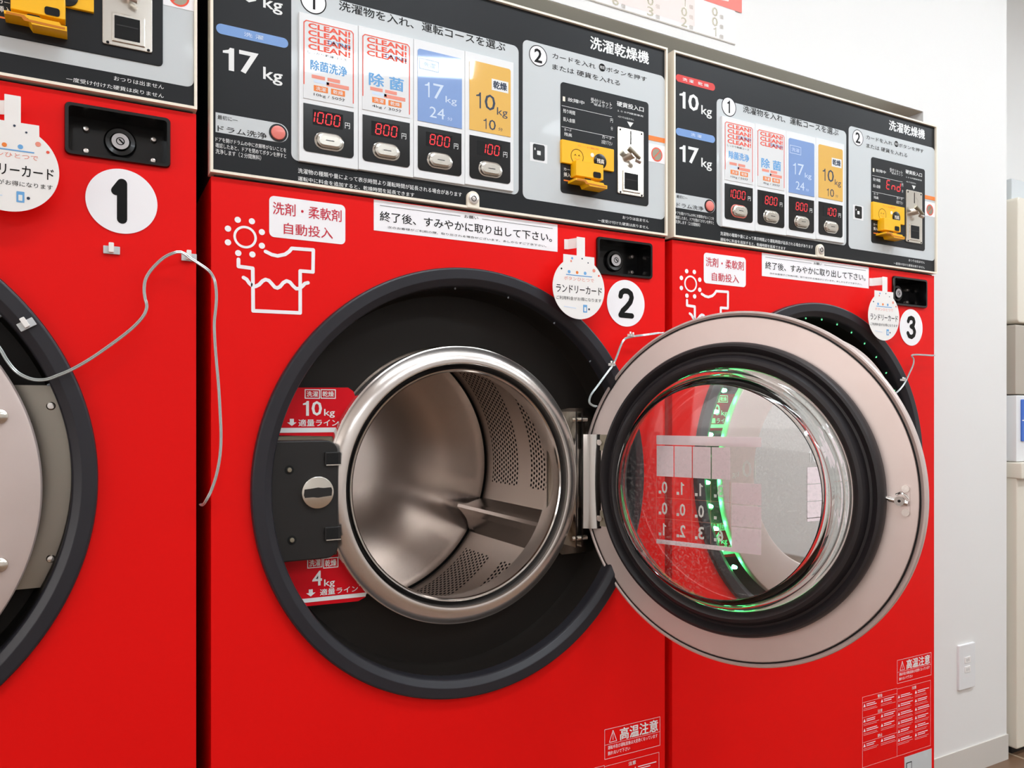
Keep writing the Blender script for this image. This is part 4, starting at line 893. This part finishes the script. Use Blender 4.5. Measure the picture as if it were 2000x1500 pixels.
# ---- price poster above the machines
def poster():
    root = thing('price_poster', 'pale pink price table poster on the white wall above the machines', 'poster', (0, 0, 0))
    Y = YW - .0015; mb = MB()
    x1, zb = Q(1436, 88, Y); x0 = .30; z1 = 2.30
    mb.rr(x0, zb, x1, z1, .0005, Y, YW - .0002, 'poster'); y = Y - .0004
    mb.stroke([(x0, zb + .001), (x1, zb + .001)], .0022, y, 'taupe', round_=False)
    # rows of figures, columns as in the photo
    cols = [Q(1203, 3, y), Q(1271, 22, y), Q(1337, 42, y), Q(1397, 62, y)]
    rows = {0: ('6', '3', '2', '1'), 1: ('0', '0', '0', '0'), 2: ('3', '1', '1', '0')}
    dz = .0206; zr = [cols[0][1], cols[0][1] + dz, cols[0][1] + 2 * dz]
    mb.rr(x0 + .004, zb + .012, Q(1357, 60, y)[0], zb + .37, .0005, Y - .0002, None, 'poster_p')
    for r_ in range(3):
        for c, (cx, cz) in enumerate(cols):
            z_ = cols[3][1] + dz * r_; t = rows[r_][c]
            mb.text(t, cx - .009 + (.003 if t == '1' else 0), z_ + .0092, cx + .007 - (.002 if t == '1' else 0), z_ - .0092, y, 'olive', .01)
            mb.text('個', cx + .012, z_ - .002, cx + .022, z_ - .0105, y, 'taupe')
    for c, (cx, cz) in enumerate(cols):
        a = cx - .032 if c == 3 else cx - .040
        mb.rr(a, cols[3][1] + 2.5 * dz + .006, cx + (.075 if c == 3 else .020), cols[3][1] + 2.5 * dz + .16, .0005, y, None, 'coral' if c != 2 else 'ink_o')
    c3 = cols[3]; mb.stroke([(c3[0] - .01, c3[1] + 2.5 * dz + .030), (c3[0] + .015, c3[1] + 2.5 * dz + .020), (c3[0] + .035, c3[1] + 2.5 * dz + .022), (c3[0] + .040, c3[1] + 2.5 * dz + .034), (c3[0] + .03, c3[1] + 2.5 * dz + .06)], .004, y - .0003, 'poster_p')
    mb.build('sheet', root)
poster()

# ---- wall outlet
def outlet():
    Y = YW; a = Q(1869, 1256, Y); b = Q(1901, 1344, Y)
    root = thing('wall_outlet', 'white wall outlet plate low on the wall right of machine 3', 'outlet', ((a[0] + b[0]) / 2, Y, (a[1] + b[1]) / 2))
    w_ = (b[0] - a[0]) / 2; h = .5 * (Q(1869, 1256, Y)[1] - Q(1869, 1344, Y)[1])
    p = MB(); p.rr(-w_, -h, w_, h, .003, -.006, 0, 'white', .002); p.build('cover_plate', root)
    for dz in (.3 * h, -.12 * h):
        s_ = MB(); s_.rr(-w_ * .35, dz - .008, w_ * .35, dz + .008, .002, -.0072, -.006, 'card', .0004)
        for dx in (-.004, .004): s_.rr(dx - .0006, dz - .004, dx + .0006, dz + .004, .0002, -.0075, None, 'hole')
        s_.build('socket', root)
outlet()

# ---- ivory vending machine at the far right
def vendor():
    Y = .09; x0 = Q(1986, 900, Y)[0]; X1 = x0 + .62
    root = thing('vending_machine', 'ivory machine with blue labels at the right edge, past the wall corner', 'machine', (x0, Y, 0))
    W_ = .62; zz = lambda py: Q(1990, py, Y)[1]
    b = MB(); b.rr(0, .02, W_, zz(905), .006, 0, .36, 'cream', .004); b.build('lower_cabinet', root)
    f = MB(); f.box(.012, W_ - .012, .02, .34, 0, .0195, 'matblack'); f.build('plinth', root)
    l = MB(); l.rr(-.003, zz(935), W_ + .003, zz(903), .005, -.014, .36, 'cream', .003); l.build('ledge', root)
    c = MB(); c.rr(.001, zz(902), W_, zz(772), .004, .002, .36, 'white', .002); c.build('label_panel', root)
    for k in range(3):
        s_ = MB(); s_.rr(.022 + .17 * k, zz(862), .15 + .17 * k, zz(780), .003, -.0015, .002, 'blue', .0005); s_.rr(.022 + .17 * k, zz(822), .15 + .17 * k, zz(820), .0001, -.0018, None, 'ink_w'); s_.build('selection_label', root)
    t = MB(); t.rr(.001, zz(770), W_, zz(634), .003, .004, .36, 'taupe', .002); t.build('middle_panel', root)
    u = MB(); u.rr(.004, zz(630), W_, zz(384), .012, .0, .36, 'cream', .004); u.build('upper_cabinet', root)
    v = MB(); v.rr(.030, zz(382), W_ - .03, zz(340), .004,   .03, .34, 'grey', .003); v.build('top_box', root)
    d = MB(); d.cyl((W_ - .08, -.02, zz(1150)), (W_ - .08, -.02, zz(1010)), .008, 'satin'); d.cyl((W_ - .08, -.02, zz(1140)), (W_ - .08, .002, zz(1140)), .005, 'satin'); d.cyl((W_ - .08, -.02, zz(1020)), (W_ - .08, .002, zz(1020)), .005, 'satin'); d.build('handle', root)
vendor()
